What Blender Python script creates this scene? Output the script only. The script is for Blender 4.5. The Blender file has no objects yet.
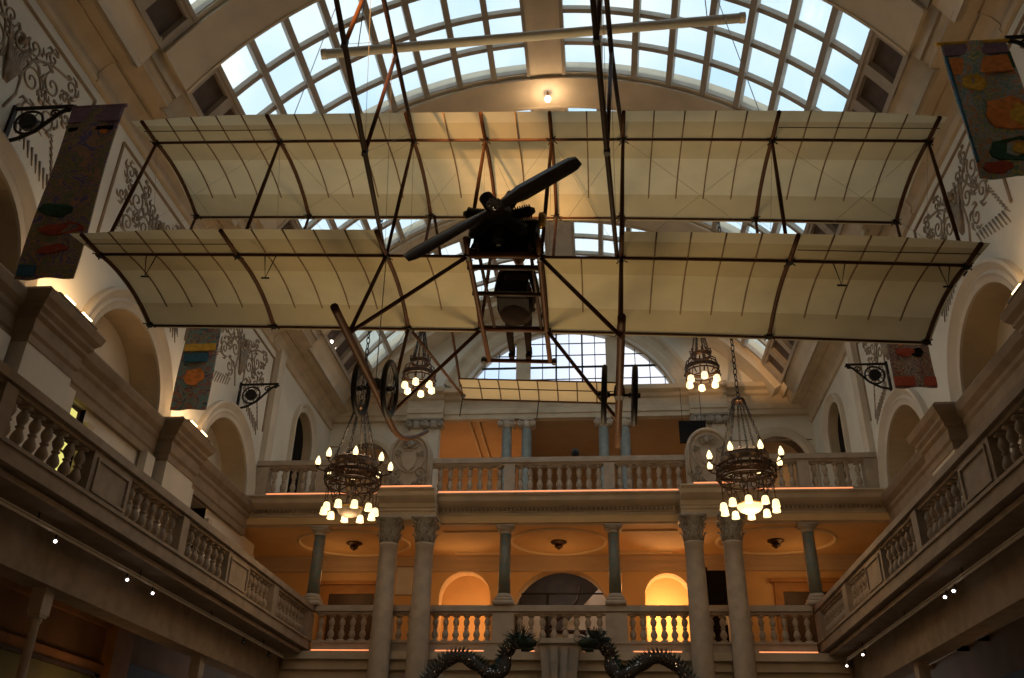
import bpy, math, random
from mathutils import Vector, Matrix
random.seed(7)
S = bpy.context.scene
col = bpy.context.collection
R_ = math.radians
# ------------------------------------------------------------------ camera
F_PX = 900.0
XC = -1.0                      # centre line of the hall
def cam_axes():
    f = F_PX
    Y = Vector((94, 496, f)).normalized()
    Z0 = Vector((38, -(94*38+f*f)/496, f)).normalized()
    Z = (Z0 - Y*Z0.dot(Y)).normalized()
    X = Y.cross(Z)
    return X, Y, Z             # world axes seen in camera space (x right, y down, z forward)
AX, AY, AZ = cam_axes()
right = Vector((AX[0], AY[0], AZ[0])); down = Vector((AX[1], AY[1], AZ[1])); fwd = Vector((AX[2], AY[2], AZ[2]))
cd = bpy.data.cameras.new('camera'); cam = bpy.data.objects.new('camera', cd); col.objects.link(cam)
m = Matrix.Identity(4)
for i in range(3):
    m[i][0] = right[i]; m[i][1] = -down[i]; m[i][2] = -fwd[i]
m[0][3], m[1][3], m[2][3] = 0, 0, 1.6
cam.matrix_world = m
cd.sensor_width = 36; cd.lens = F_PX/1024*36; cd.clip_start = .05; cd.clip_end = 300
S.camera = cam
S.view_settings.view_transform = 'Standard'; S.view_settings.look = 'None'
S.view_settings.gamma = 1; S.view_settings.use_curve_mapping = False
S.view_settings.exposure = 0.27
# ------------------------------------------------------------------ sky
w = bpy.data.worlds.new('sky'); S.world = w; w.use_nodes = True
nt = w.node_tree; nt.nodes.clear()
tc = nt.nodes.new('ShaderNodeTexCoord'); nz = nt.nodes.new('ShaderNodeTexNoise'); nz.inputs['Scale'].default_value = 5; nz.inputs['Detail'].default_value = 5
cr = nt.nodes.new('ShaderNodeValToRGB'); cr.color_ramp.elements[0].position = .36; cr.color_ramp.elements[0].color = (.58, .80, 1.0, 1)
cr.color_ramp.elements[1].position = .64; cr.color_ramp.elements[1].color = (.93, .98, 1.0, 1)
bg = nt.nodes.new('ShaderNodeBackground'); bg.inputs['Strength'].default_value = 1.08
wo = nt.nodes.new('ShaderNodeOutputWorld')
nt.links.new(tc.outputs['Generated'], nz.inputs['Vector']); nt.links.new(nz.outputs['Fac'], cr.inputs['Fac'])
nt.links.new(cr.outputs['Color'], bg.inputs['Color']); nt.links.new(bg.outputs['Background'], wo.inputs['Surface'])
BAYS = [7.78, 12.85, 17.92, 23.0]          # start of each glazed bay
BAYL = 3.92
def area(name, loc, rot, sx, sy, energy, colr, portal=False):
    d = bpy.data.lights.new(name, 'AREA'); d.shape = 'RECTANGLE'; d.size = sx; d.size_y = sy; d.energy = energy; d.color = colr
    if portal: d.cycles.is_portal = True
    o = bpy.data.objects.new(name, d); o.location = loc; o.rotation_euler = rot; col.objects.link(o); return o
for i, y in enumerate(BAYS):
    area('skylight_portal', (XC, y+BAYL/2, 19.4), (0, 0, 0), 14.4, BAYL+.2, 1, (1, 1, 1), True)
area('window_portal', (XC, 28.9, 16.2), (R_(-90), 0, 0), 8.2, 4.6, 1, (1, 1, 1), True)
WARM = (1, .60, .28); ORANGE = (1, .52, .19)
def point(name, loc, energy, colr=WARM, r=.12):
    d = bpy.data.lights.new(name, 'POINT'); d.energy = energy; d.color = colr; d.shadow_soft_size = r
    o = bpy.data.objects.new(name, d); o.location = loc; col.objects.link(o); return o
def spot(name, loc, to, energy, colr=WARM, ang=60, r=.08, blend=.8):
    d = bpy.data.lights.new(name, 'SPOT'); d.energy = energy; d.color = colr; d.spot_size = R_(ang); d.spot_blend = blend; d.shadow_soft_size = r
    o = bpy.data.objects.new(name, d); o.location = loc
    o.rotation_euler = (Vector(to)-Vector(loc)).to_track_quat('-Z', 'Y').to_euler(); col.objects.link(o); return o
# rooms behind the far wall
for x in (-7.0, -3.8, -1.0, 1.9, 5.2): point('gallery_ceiling_lamp', (x, 24.0, 7.5), 9, ORANGE, .3)
for x in (-3.75, 1.8): point('alcove_lamp', (x, 26.6, 7.2), 120 if x > 0 else 45, (1, .58, .25), .2)
for x, e in ((-4.6, 60), (-1.0, 3), (2.6, 14)): point('upper_room_lamp', (x, 31.6, 11.2), e, (1, .52, .2), .2)
for x in (-8.6, 6.6): point('upper_arch_lamp', (x, 29.6, 12.0), 12, (1, .7, .4), .2)
# side aisles on the ground floor
for s in (-1, 1):
    for y in (9.5, 15.5, 20.5): point('aisle_lamp', (XC+s*7.7, y, 3.6), 3.6 if s < 0 else 2.6, ORANGE, .15)
# side galleries, warm lamps tucked above the doors
for s in (-1, 1):
    for y in (8.2, 13.3, 18.4): point('gallery_wall_lamp', (XC+s*6.9, y, 5.6), 2.2, (1, .6, .3), .15)
# aeroplane spotlights on the upper balcony and floor, then two added fill lights
spot('aeroplane_spotlight', (-.55, 22.6, 10.7), (-1.3, 9.7, 10.2), 300, (1, .62, .30), 30, .08)
spot('floor_spotlight', (-1.4, 15.5, .6), (-1.0, 9.6, 9.0), 1600, (1, .70, .36), 62, 1.2, 1)
spot('wing_fill_spot', (-4.6, -1.0, 7.4), (-1.0, 10.1, 10.05), 14000, (1, .56, .24), 11, .2, 1)  # unseen spot added behind the camera to warm the upper wing centre
area('hall_fill_light', (XC, 9, 2.6), (R_(180), 0, 0), 5, 9, 12, (1, .72, .45))  # unseen upward fill panel added to light the aeroplane from below
# ------------------------------------------------------------------ materials
def P(name, base, rough=.7, noise=0, nscale=6, dark=None, metal=0, bump=0, trans=None, emis=None, estr=0, spec=.4):
    mt = bpy.data.materials.new(name); mt.use_nodes = True; t = mt.node_tree; b = t.nodes['Principled BSDF']
    b.inputs['Base Color'].default_value = (*base, 1); b.inputs['Roughness'].default_value = rough; b.inputs['Metallic'].default_value = metal
    b.inputs['Specular IOR Level'].default_value = spec
    if noise or bump:
        c = t.nodes.new('ShaderNodeTexCoord'); n = t.nodes.new('ShaderNodeTexNoise'); n.inputs['Scale'].default_value = nscale; n.inputs['Detail'].default_value = 6
        t.links.new(c.outputs['Object'], n.inputs['Vector'])
        if noise:
            r = t.nodes.new('ShaderNodeValToRGB'); dk = dark or tuple(v*(1-noise) for v in base)
            r.color_ramp.elements[0].color = (*dk, 1); r.color_ramp.elements[0].position = .32
            r.color_ramp.elements[1].color = (*base, 1); r.color_ramp.elements[1].position = .62
            t.links.new(n.outputs['Fac'], r.inputs['Fac']); t.links.new(r.outputs['Color'], b.inputs['Base Color'])
        if bump:
            u = t.nodes.new('ShaderNodeBump'); u.inputs['Strength'].default_value = bump; u.inputs['Distance'].default_value = .03
            t.links.new(n.outputs['Fac'], u.inputs['Height']); t.links.new(u.outputs['Normal'], b.inputs['Normal'])
    if emis:
        b.inputs['Emission Color'].default_value = (*emis, 1); b.inputs['Emission Strength'].default_value = estr
    return mt
M = {}
M['plaster'] = P('plaster', (.68, .60, .48), .85, .16, 1.2)
M['wallwhite'] = P('wallwhite', (.76, .72, .62), .85, .14, .9)
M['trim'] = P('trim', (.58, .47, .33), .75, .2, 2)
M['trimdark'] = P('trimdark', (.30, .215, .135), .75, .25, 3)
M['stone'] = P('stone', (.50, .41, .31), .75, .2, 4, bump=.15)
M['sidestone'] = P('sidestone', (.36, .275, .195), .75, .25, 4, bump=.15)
M['niche'] = P('niche', (.60, .47, .30), .85, .2, 1.5)
M['vault'] = P('vault', (.72, .60, .44), .85, .15, 1.5)
M['bar'] = P('bar', (.46, .39, .31), .7, .15, 3)
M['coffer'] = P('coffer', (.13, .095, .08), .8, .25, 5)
M['relief'] = P('relief', (.36, .29, .22), .85, .35, 9)
M['ochre'] = P('ochre', (.72, .46, .20), .8, .15, 1)
M['ring'] = P('ring', (.80, .62, .36), .8)
M['room'] = P('room', (.55, .40, .25), .85, .12, 1)
M['marble'] = P('marble', (.13, .19, .17), .3, .5, 7, (.26, .18, .10))
M['bluemarble'] = P('bluemarble', (.20, .205, .175), .35, .4, 7, (.26, .26, .22))
M['gilt'] = P('gilt', (.38, .33, .26), .6, .4, 14, bump=.4)
M['dark'] = P('dark', (.014, .012, .011), .6, .2, 6, spec=.05)
M['iron'] = P('iron', (.018, .016, .015), .5, .2, 8, metal=.3)
M['bronze'] = P('bronze', (.10, .055, .03), .4, .4, 18, metal=.6)
M['brass'] = P('brass', (.45, .27, .08), .35, .25, 12, metal=.8)
M['wood'] = P('wood', (.105, .040, .015), .55, .35, 7, spec=.2)
M['wooddark'] = P('wooddark', (.05, .026, .016), .55, .3, 9, spec=.2)
M['prop'] = P('prop', (.040, .024, .018), .34, .3, 6, spec=.7)
M['engine'] = P('engine', (.028, .026, .025), .5, .4, 16, metal=.4)
M['wire'] = P('wire', (.30, .25, .18), .5)
M['ribwood'] = P('ribwood', (.26, .16, .075), .6, .3, 9)
M['steel'] = P('steel', (.30, .30, .31), .35, .2, 20, metal=.8)
M['rubber'] = P('rubber', (.020, .017, .015), .6, .3, 12)
M['cloth'] = P('cloth', (.030, .020, .016), .9, .3, 10, spec=.05)
M['leather'] = P('leather', (.045, .022, .014), .6, .3, 10, spec=.05)
M['skin'] = P('skin', (.25, .14, .09), .6, .1, 10)
M['tube'] = P('tube', (.86, .80, .68), .5, .1, 4)
M['floor'] = P('floor', (.30, .22, .15), .4, .25, 2)
M['aislewall'] = P('aislewall', (.30, .16, .06), .7, .3, 1.5)
M['olive'] = P('olive', (.16, .16, .05), .6, .2, 1)
M['doorwood'] = P('doorwood', (.07, .038, .02), .5, .3, 4)
M['orangewood'] = P('orangewood', (.42, .20, .06), .6, .25, 3)
M['white'] = P('white', (.72, .72, .68), .7, .1, 2)
M['flame'] = P('flame', (1, .9, .7), .5, emis=(1, .74, .36), estr=1.9)
M['bell'] = P('bell', (1, .9, .7), .5, emis=(1, .70, .32), estr=1.7)
M['bowl'] = P('bowl', (1, .9, .7), .5, emis=(1, .70, .34), estr=1.0)
M['bowloff'] = P('bowloff', (.33, .27, .20), .4, .15, 8)
M['strip'] = P('strip', (1, .6, .4), .5, emis=(1, .30, .11), estr=1.0)
M['lens'] = P('lens', (1, .9, .8), .5, emis=(1, .82, .72), estr=6)
M['uplamp'] = P('uplamp', (1, .9, .7), .5, emis=(1, .68, .34), estr=6)
M['litpane'] = P('litpane', (.1, .1, .04), .5, emis=(.85, .78, .20), estr=.8)
M['dragon'] = P('dragon', (.07, .055, .045), .65, .8, 40, (.02, .02, .018), spec=.1)
M['sequin'] = P('sequin', (.75, .72, .68), .2, metal=.9)
M['tinsel'] = P('tinsel', (.03, .05, .035), .35, .5, 25, metal=.2)
M['plum'] = P('plum', (.27, .17, .24), .8, .2, 9)
def glass(name, tint, mix=.08):
    mt = bpy.data.materials.new(name); mt.use_nodes = True; t = mt.node_tree; t.nodes.clear()
    o = t.nodes.new('ShaderNodeOutputMaterial'); a = t.nodes.new('ShaderNodeBsdfTransparent'); g = t.nodes.new('ShaderNodeBsdfGlossy'); x = t.nodes.new('ShaderNodeMixShader')
    a.inputs['Color'].default_value = (*tint, 1); g.inputs['Roughness'].default_value = .15; x.inputs['Fac'].default_value = mix
    t.links.new(a.outputs[0], x.inputs[1]); t.links.new(g.outputs[0], x.inputs[2]); t.links.new(x.outputs[0], o.inputs['Surface']); return mt
M['glass'] = glass('glass', (.97, 1, 1)); M['leadglass'] = glass('leadglass', (.93, .90, .98))
def fabric(name, c, tr):
    mt = bpy.data.materials.new(name); mt.use_nodes = True; t = mt.node_tree; t.nodes.clear()
    o = t.nodes.new('ShaderNodeOutputMaterial'); a = t.nodes.new('ShaderNodeBsdfDiffuse'); g = t.nodes.new('ShaderNodeBsdfTranslucent'); x = t.nodes.new('ShaderNodeMixShader')
    cc = t.nodes.new('ShaderNodeTexCoord'); n = t.nodes.new('ShaderNodeTexNoise'); n.inputs['Scale'].default_value = 2.2; n.inputs['Detail'].default_value = 7
    r = t.nodes.new('ShaderNodeValToRGB'); r.color_ramp.elements[0].color = (*[v*.88 for v in c], 1); r.color_ramp.elements[1].color = (*c, 1)
    r.color_ramp.elements[0].position = .3; r.color_ramp.elements[1].position = .65
    t.links.new(cc.outputs['Object'], n.inputs['Vector']); t.links.new(n.outputs['Fac'], r.inputs['Fac'])
    t.links.new(r.outputs['Color'], a.inputs['Color']); t.links.new(r.outputs['Color'], g.inputs['Color'])
    x.inputs['Fac'].default_value = tr
    t.links.new(a.outputs[0], x.inputs[1]); t.links.new(g.outputs[0], x.inputs[2]); t.links.new(x.outputs[0], o.inputs['Surface']); return mt
M['fabric'] = fabric('fabric', (.85, .76, .51), .40); M['fabric2'] = fabric('fabric2', (.70, .60, .37), .31)
M['elev'] = fabric('elev', (.85, .66, .38), .42)
def banner_mat(name, cols, scale, seedv, pos=None):
    mt = bpy.data.materials.new(name); mt.use_nodes = True; t = mt.node_tree; b = t.nodes['Principled BSDF']; b.inputs['Roughness'].default_value = .9
    c = t.nodes.new('ShaderNodeTexCoord'); mp = t.nodes.new('ShaderNodeMapping'); mp.inputs['Location'].default_value = (seedv, seedv*2, seedv)
    v = t.nodes.new('ShaderNodeTexNoise'); v.inputs['Scale'].default_value = scale; v.inputs['Detail'].default_value = 5; v.inputs['Distortion'].default_value = 1.5
    r = t.nodes.new('ShaderNodeValToRGB'); r.color_ramp.interpolation = 'CONSTANT'
    el = r.color_ramp.elements
    while len(el) < len(cols): el.new(.5)
    for i, k in enumerate(cols):
        el[i].position = .30+.42*i/len(cols) if i else 0; el[i].color = (*k, 1)
    t.links.new(c.outputs['Object'], mp.inputs['Vector']); t.links.new(mp.outputs['Vector'], v.inputs['Vector'])
    t.links.new(v.outputs['Fac'], r.inputs['Fac']); t.links.new(r.outputs['Color'], b.inputs['Base Color']); return mt
M['ban1'] = banner_mat('ban1', [(0.190, 0.152, 0.228), (0.304, 0.228, 0.114), (0.190, 0.209, 0.133), (0.418, 0.228, 0.152), (0.152, 0.133, 0.266), (0.323, 0.266, 0.152), (0.228, 0.133, 0.171)], 3.2, 1.3)
M['ban2'] = banner_mat('ban2', [(0.070, 0.126, 0.196), (0.308, 0.280, 0.196), (0.140, 0.308, 0.308), (0.420, 0.168, 0.112), (0.098, 0.126, 0.196), (0.392, 0.308, 0.168), (0.140, 0.168, 0.168)], 4.5, 4.1)
M['ban3'] = banner_mat('ban3', [(0.190, 0.323, 0.228), (0.570, 0.456, 0.190), (0.228, 0.342, 0.323), (0.380, 0.418, 0.418), (0.570, 0.285, 0.152), (0.228, 0.380, 0.304), (0.494, 0.475, 0.418)], 3.6, 2.2)
M['ban4'] = banner_mat('ban4', [(0.130, 0.065, 0.065), (0.338, 0.286, 0.234), (0.260, 0.078, 0.052), (0.390, 0.338, 0.260), (0.156, 0.130, 0.130), (0.312, 0.130, 0.091), (0.390, 0.364, 0.286)], 9, 6.7)
M['red'] = P('red', (.45, .09, .05), .9, .3, 20); M['orange'] = P('orange', (.85, .30, .08), .9, .3, 14); M['yellow'] = P('yellow', (.85, .52, .08), .9, .3, 14)
M['blue'] = P('blue', (.05, .16, .26), .9, .3, 14); M['green'] = P('green', (.04, .12, .07), .9, .3, 14)
# ------------------------------------------------------------------ mesh builder
class MB:
    def __init__(s): s.v = []; s.f = []; s.m = []
    def poly(s, pts, mi=0):
        n = len(s.v); s.v += [tuple(p) for p in pts]; s.f.append(tuple(range(n, n+len(pts)))); s.m.append(mi); return s
    def grid(s, rows, mi=0, closed=False):
        n = len(s.v); k = len(rows[0])
        for r in rows: s.v += [tuple(p) for p in r]
        for i in range(len(rows)-1):
            for j in range(k if closed else k-1):
                j2 = (j+1) % k
                s.f.append((n+i*k+j, n+i*k+j2, n+(i+1)*k+j2, n+(i+1)*k+j)); s.m.append(mi)
        return s
    def box(s, x0, x1, y0, y1, z0, z1, mi=0, top=0):
        x0, x1 = min(x0, x1), max(x0, x1)
        n = len(s.v)
        s.v += [(x0, y0, z0), (x1, y0, z0), (x1, y1, z0), (x0, y1, z0), (x0+top, y0+top, z1), (x1-top, y0+top, z1), (x1-top, y1-top, z1), (x0+top, y1-top, z1)]
        for f in ((0, 3, 2, 1), (4, 5, 6, 7), (0, 1, 5, 4), (1, 2, 6, 5), (2, 3, 7, 6), (3, 0, 4, 7)):
            s.f.append(tuple(n+i for i in f)); s.m.append(mi)
        return s
    def tube(s, pts, r, n=8, mi=0, closed=False, caps=True, flat=1, up=None):
        pts = [Vector(p) for p in pts]; L = len(pts); rr = r if isinstance(r, (list, tuple)) else [r]*L
        rows = []; ref = None
        for i, p in enumerate(pts):
            if closed: d = pts[(i+1) % L]-pts[i-1]
            else: d = pts[min(i+1, L-1)]-pts[max(i-1, 0)]
            d.normalize()
            if ref is None:
                ref = Vector(up) if up else (Vector((0, 0, 1)) if abs(d.z) < .9 else Vector((1, 0, 0)))
            a = ref-d*ref.dot(d)
            if a.length < 1e-5: a = Vector((1, 0, 0))-d*d.x
            a.normalize(); ref = a if not up else ref; b = d.cross(a)
            rows.append([p+(a*math.cos(2*math.pi*k/n)*flat+b*math.sin(2*math.pi*k/n))*rr[i] for k in range(n)])
        base = len(s.v)
        if closed: rows.append(rows[0])
        s.grid(rows, mi, closed=True)
        if caps and not closed:
            s.f.append(tuple(base+k for k in range(n))[::-1]); s.m.append(mi)
            s.f.append(tuple(base+(L-1)*n+k for k in range(n))); s.m.append(mi)
        return s
    def lathe(s, prof, c=(0, 0, 0), n=12, mi=0, caps=True, mat=None):
        rows = []
        for r, z in prof: rows.append([(c[0]+r*math.cos(2*math.pi*k/n), c[1]+r*math.sin(2*math.pi*k/n), c[2]+z) for k in range(n)])
        if mat:
            rows = [[mat @ Vector(p) for p in r] for r in rows]
        b = len(s.v); s.grid(rows, mi, closed=True)
        if not caps: return s
        s.f.append(tuple(b+k for k in range(n))[::-1]); s.m.append(mi)
        s.f.append(tuple(b+(len(prof)-1)*n+k for k in range(n))); s.m.append(mi); return s
    def extrude(s, prof, A, B, mi=0):
        """closed profile polygon pushed between frames A(p)->pt and B(p)->pt"""
        a = [A(p) for p in prof]; b = [B(p) for p in prof]; n = len(prof)
        for i in range(n):
            j = (i+1) % n; s.poly([a[i], a[j], b[j], b[i]], mi)
        s.poly(a[::-1], mi); s.poly(b, mi); return s
    def arc(s, a0, a1, r0, r1, y0, y1, n=24, mi=0):
        "segment of the vault ring, degrees from the apex"
        rows = []
        for i in range(n+1):
            t = R_(a0+(a1-a0)*i/n); sx, cz = math.sin(t), math.cos(t)
            rows.append([(XC+r0*sx, y0, VZ+r0*cz), (XC+r0*sx, y1, VZ+r0*cz), (XC+r1*sx, y1, VZ+r1*cz), (XC+r1*sx, y0, VZ+r1*cz)])
        b = len(s.v); s.grid(rows, mi, closed=True)
        s.f.append((b, b+1, b+2, b+3)); s.m.append(mi); e = b+n*4; s.f.append((e+3, e+2, e+1, e)); s.m.append(mi); return s
    def archwall(s, a0, a1, z0, z1, arches, fn, n=20, mi=0):
        cuts = [a0]; arches = sorted(arches)
        for c, r, zb, zc in arches:
            if c-r > cuts[-1]+1e-6: s.poly([fn(cuts[-1], z0), fn(c-r, z0), fn(c-r, z1), fn(cuts[-1], z1)], mi)
            if zb > z0+1e-6: s.poly([fn(c-r, z0), fn(c+r, z0), fn(c+r, zb), fn(c-r, zb)], mi)
            for k in range(n):
                t0 = math.pi-math.pi*k/n; t1 = math.pi-math.pi*(k+1)/n
                p, q = (c+r*math.cos(t0), zc+r*math.sin(t0)), (c+r*math.cos(t1), zc+r*math.sin(t1))
                s.poly([fn(*p), fn(*q), fn(q[0], z1), fn(p[0], z1)], mi)
            cuts.append(c+r)
        if cuts[-1] < a1: s.poly([fn(cuts[-1], z0), fn(a1, z0), fn(a1, z1), fn(cuts[-1], z1)], mi)
        return s
    def build(s, name, mats, parent=None, smooth=False, **props):
        me = bpy.data.meshes.new(name); me.from_pydata(s.v, [], s.f)
        if not isinstance(mats, (list, tuple)): mats = [mats]
        for mt in mats: me.materials.append(M[mt])
        me.polygons.foreach_set('material_index', s.m)
        if smooth:
            me.polygons.foreach_set('use_smooth', [len(f) <= 4 for f in s.f])
        me.update(); me.validate()
        o = bpy.data.objects.new(name, me); col.objects.link(o)
        if parent: o.parent = parent
        for k, v in props.items(): o[k] = v
        return o
def struct(mb, name, mats, smooth=False): return mb.build(name, mats, None, smooth, kind='structure')
def empty(name, loc, label, cat, group=None, rz=0):
    o = bpy.data.objects.new(name, None); o.location = loc; o.rotation_euler = (0, 0, rz); o.empty_display_size = .1
    col.objects.link(o); o['label'] = label; o['category'] = cat
    if group: o['group'] = group
    return o
def tag(o, label, cat, group=None):
    o['label'] = label; o['category'] = cat
    if group: o['group'] = group
    return o
def dup(root, loc, label, group=None, rz=None, scale=None):
    def cp(o, par):
        c = o.copy(); col.objects.link(c)
        if par: c.parent = par
        for ch in [x for x in o.children]: cp(ch, c)
        return c
    r = cp(root, None); r.location = loc; r['label'] = label
    if group: r['group'] = group
    if rz is not None: r.rotation_euler = (0, 0, rz)
    if scale: r.scale = scale
    return r
ntrim = [0]
def trim(mb, mats='trim', smooth=False):
    ntrim[0] += 1; return struct(mb, 'trim_%d' % ntrim[0], mats, smooth)
VZ = 10.19; VR = 8.41           # vault centre height and radius
HW = 8.1                        # hall half width (walls)
RW = 6.15                       # half width between balustrades
YF = 22.0; YE = 28.0; YB = -6.0
PIERS = [2.0, 7.1, 12.2, 17.3]; NICH = [4.6, 9.75, 14.9, 20.1]
# ------------------------------------------------------------------ shell
struct(MB().box(XC-11.6, XC+11.6, YB-.3, 34, -.3, 0), 'floor', 'floor')
struct(MB().box(XC-11.6, XC+11.6, YB-.3, YB, 0, 19), 'wall_back', 'wallwhite')
SN = {-1: 'left', 1: 'right'}
for s in (-1, 1):
    X = lambda h, s=s: XC+s*h
    mb = MB()
    # upper wall with blind arches
    mb.archwall(YB, YF+.6, 9.0, 14.8, [(c, 1.5, 9.0, 8.98+.02) for c in NICH], lambda a, z: (X(HW), a, z))
    mb.archwall(YF+.6, YE, 9.0, 14.8, [(25.35, .85, 9.3, 12.2)], lambda a, z: (X(HW), a, z))
    mb.box(X(HW+.75), X(HW+.9), YB, YE+.3, 5.0, 15.2)
    mb.box(X(HW), X(HW+.9), YB, YE+.3, 14.8, 15.2)
    struct(mb, 'wall_'+SN[s], 'wallwhite')
    # niche reveals and backs
    mb = MB()
    for c in NICH+[25.35]:
        r, zb, zc = (1.5, 9.0, 9.0) if c < 24 else (.85, 9.3, 12.2)
        cur = [(c+r, zb)]+[(c+r*math.cos(math.pi*k/24), zc+r*math.sin(math.pi*k/24)) for k in range(25)]+[(c-r, zb)]
        dep = .62 if c < 24 else .25
        mb.grid([[(X(HW), a, z), (X(HW+dep), a, z)] for a, z in cur], 1)
        if c < 24: mb.poly([(X(HW+dep), a, z) for a, z in cur], 0)
        else: mb.poly([(X(HW+dep), a, z) for a, z in cur], 2)
    trim(mb, ['plaster', 'niche', 'dark'])
    # archivolt mouldings
    for c in NICH+[25.35]:
        r, zc = (1.5, 9.0) if c < 24 else (.85, 12.2)
        mb = MB(); k_ = 1 if c < 24 else .6
        prof = [(0, 0), (0, .05), (.10*k_, .07), (.16*k_, .10), (.22*k_, .06), (.30*k_, .11), (.36*k_, .15), (.42*k_, .13), (.42*k_, 0)]
        rows = []
        ang = [(math.pi*k/32) for k in range(33)]
        if c > 24: rows.append([(X(HW-d), c+r+o_, 9.3) for o_, d in prof])
        for a in ang:
            rows.append([(X(HW-d), c+(r+o_)*math.cos(a), zc+(r+o_)*math.sin(a)) for o_, d in prof])
        if c > 24: rows.append([(X(HW-d), c-r-o_, 9.3) for o_, d in prof])
        mb.grid(rows); trim(mb, 'plaster')
    # panel moulding frames around the plaster ornament of each bay
    for c in NICH:
        if c < 6: continue
        mb = MB(); y0, y1 = c-2.0, c+2.0
        for a, b in (((y0, 11.1), (y0, 13.35)), ((y0, 13.35), (y1, 13.35)), ((y1, 13.35), (y1, 11.1))):
            mb.tube([(X(HW-.01), a[0], a[1]), (X(HW-.01), b[0], b[1])], .035, 6)
        trim(mb, 'trimdark')
    # pilaster strip that closes the last bay
    trim(MB().box(X(HW), X(HW-.16), 22.2, 22.65, 9.35, 13.7), 'plaster')
    # main cornice under the arches
    prof = [(HW+.1, 8.15), (HW-.04, 8.15), (HW-.04, 8.30), (HW-.07, 8.34), (HW-.07, 8.56), (HW-.11, 8.62), (HW-.11, 8.70), (HW-.2, 8.80), (HW-.24, 8.95), (HW-.2, 9.01), (HW+.1, 9.01)]
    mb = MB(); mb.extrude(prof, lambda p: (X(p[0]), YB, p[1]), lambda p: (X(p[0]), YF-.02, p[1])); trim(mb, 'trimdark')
    # wall below the cornice with door openings
    mb = MB(); W2 = HW+.05
    cuts = []
    y = YB
    for d0 in (-1.6, 3.5, 8.6, 13.0, 18.6):
        mb.poly([(X(W2), y, 5), (X(W2), d0, 5), (X(W2), d0, 8.2), (X(W2), y, 8.2)])
        mb.poly([(X(W2), d0, 8.14), (X(W2), d0+1.1, 8.14), (X(W2), d0+1.1, 8.2), (X(W2), d0, 8.2)])
        for q in (d0, d0+1.1): mb.poly([(X(W2), q, 5), (X(W2+.6), q, 5), (X(W2+.6), q, 8.14), (X(W2), q, 8.14)], 1)  # reveals coloured dark to stand for the shade inside the recess
        mb.poly([(X(W2), d0, 8.14), (X(W2+.6), d0, 8.14), (X(W2+.6), d0+1.1, 8.14), (X(W2), d0+1.1, 8.14)])
        mb.poly([(X(W2+.6), d0, 5), (X(W2+.6), d0+1.1, 5), (X(W2+.6), d0+1.1, 8.14), (X(W2+.6), d0, 8.14)], 1)
        y = d0+1.1
    mb.poly([(X(W2), y, 5), (X(W2), YF+1, 5), (X(W2), YF+1, 8.2), (X(W2), y, 8.2)])
    struct(mb, 'wall_gallery_'+SN[s], ['plaster', 'dark'])
    for d0 in (8.6, 13.0, 18.6):
        mb = MB(); mb.box(X(W2), X(W2-.08), d0-.16, d0, 5.3, 7.75).box(X(W2), X(W2-.08), d0+1.1, d0+1.26, 5.3, 7.75)
        mb.box(X(W2), X(W2-.11), d0-.2, d0+.0, 7.75, 7.9).box(X(W2), X(W2-.11), d0+1.1, d0+1.3, 7.75, 7.9)
        trim(mb, 'trim')
    # pilaster piers with broken-forward cornice blocks
    for yc in PIERS:
        mb = MB(); mb.box(X(HW+.1), X(HW-.34), yc-.66, yc+.66, 5.3, 8.2).box(X(HW+.1), X(HW-.42), yc-.74, yc+.74, 5.3, 5.75)
        trim(mb, 'plaster')
        prof = [(0, 8.15), (.36, 8.15), (.36, 8.28), (.40, 8.33), (.40, 8.55), (.46, 8.60), (.46, 8.66), (.52, 8.72), (.52, 8.78), (.60, 8.86), (.64, 8.98), (.58, 9.05), (0, 9.05)]
        mb = MB(); ring = []
        for d, z in prof:
            e = .68+(d-.36)*.7 if d else .68
            ring.append([(X(HW), yc-e, z), (X(HW-d), yc-e, z), (X(HW-d), yc+e, z), (X(HW), yc+e, z)])
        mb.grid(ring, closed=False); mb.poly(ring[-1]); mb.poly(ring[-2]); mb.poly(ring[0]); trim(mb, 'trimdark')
        # narrow flanking pilasters
        trim(MB().box(X(HW), X(HW-.16), yc-1.15, yc-.8, 5.3, 8.15).box(X(HW), X(HW-.16), yc+.8, yc+1.15, 5.3, 8.15), 'plaster')
    # gallery slab, edge fascia and soffit
    mb = MB(); mb.box(X(RW-.02), X(HW+.9), YB, YF+.3, 5.24, 5.32)
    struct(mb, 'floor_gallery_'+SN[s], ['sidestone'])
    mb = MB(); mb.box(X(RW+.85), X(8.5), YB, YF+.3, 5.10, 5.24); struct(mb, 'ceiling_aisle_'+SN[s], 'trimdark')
    # downstand beam with consoles over the aisle columns
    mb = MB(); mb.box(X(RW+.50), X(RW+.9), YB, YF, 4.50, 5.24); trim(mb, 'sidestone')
    # aisle outer wall
    mb = MB(); mb.box(X(8.4), X(8.7), YB, 34, 0, 5.24); struct(mb, 'wall_aisle_'+SN[s], 'aislewall')
    # high cornice carrying the vault
    prof = [(HW, 13.60), (HW-.07, 13.62), (HW-.10, 13.70), (HW-.05, 13.78), (HW-.07, 13.86), (HW-.16, 14.00), (HW-.30, 14.10), (HW-.34, 14.10), (HW-.34, 14.16), (HW-.66, 14.18), (HW-.66, 14.28), (HW-.72, 14.34), (HW-.74, 14.44), (HW-.84, 14.50), (HW-.86, 14.60), (HW-.98, 14.66), (HW-1.0, 14.72), (HW, 14.9)]
    mb = MB(); mb.extrude(prof, lambda p: (X(p[0]), YB, p[1]), lambda p: (X(p[0]), YE, p[1]))
    trim(mb, 'trim')
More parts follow.
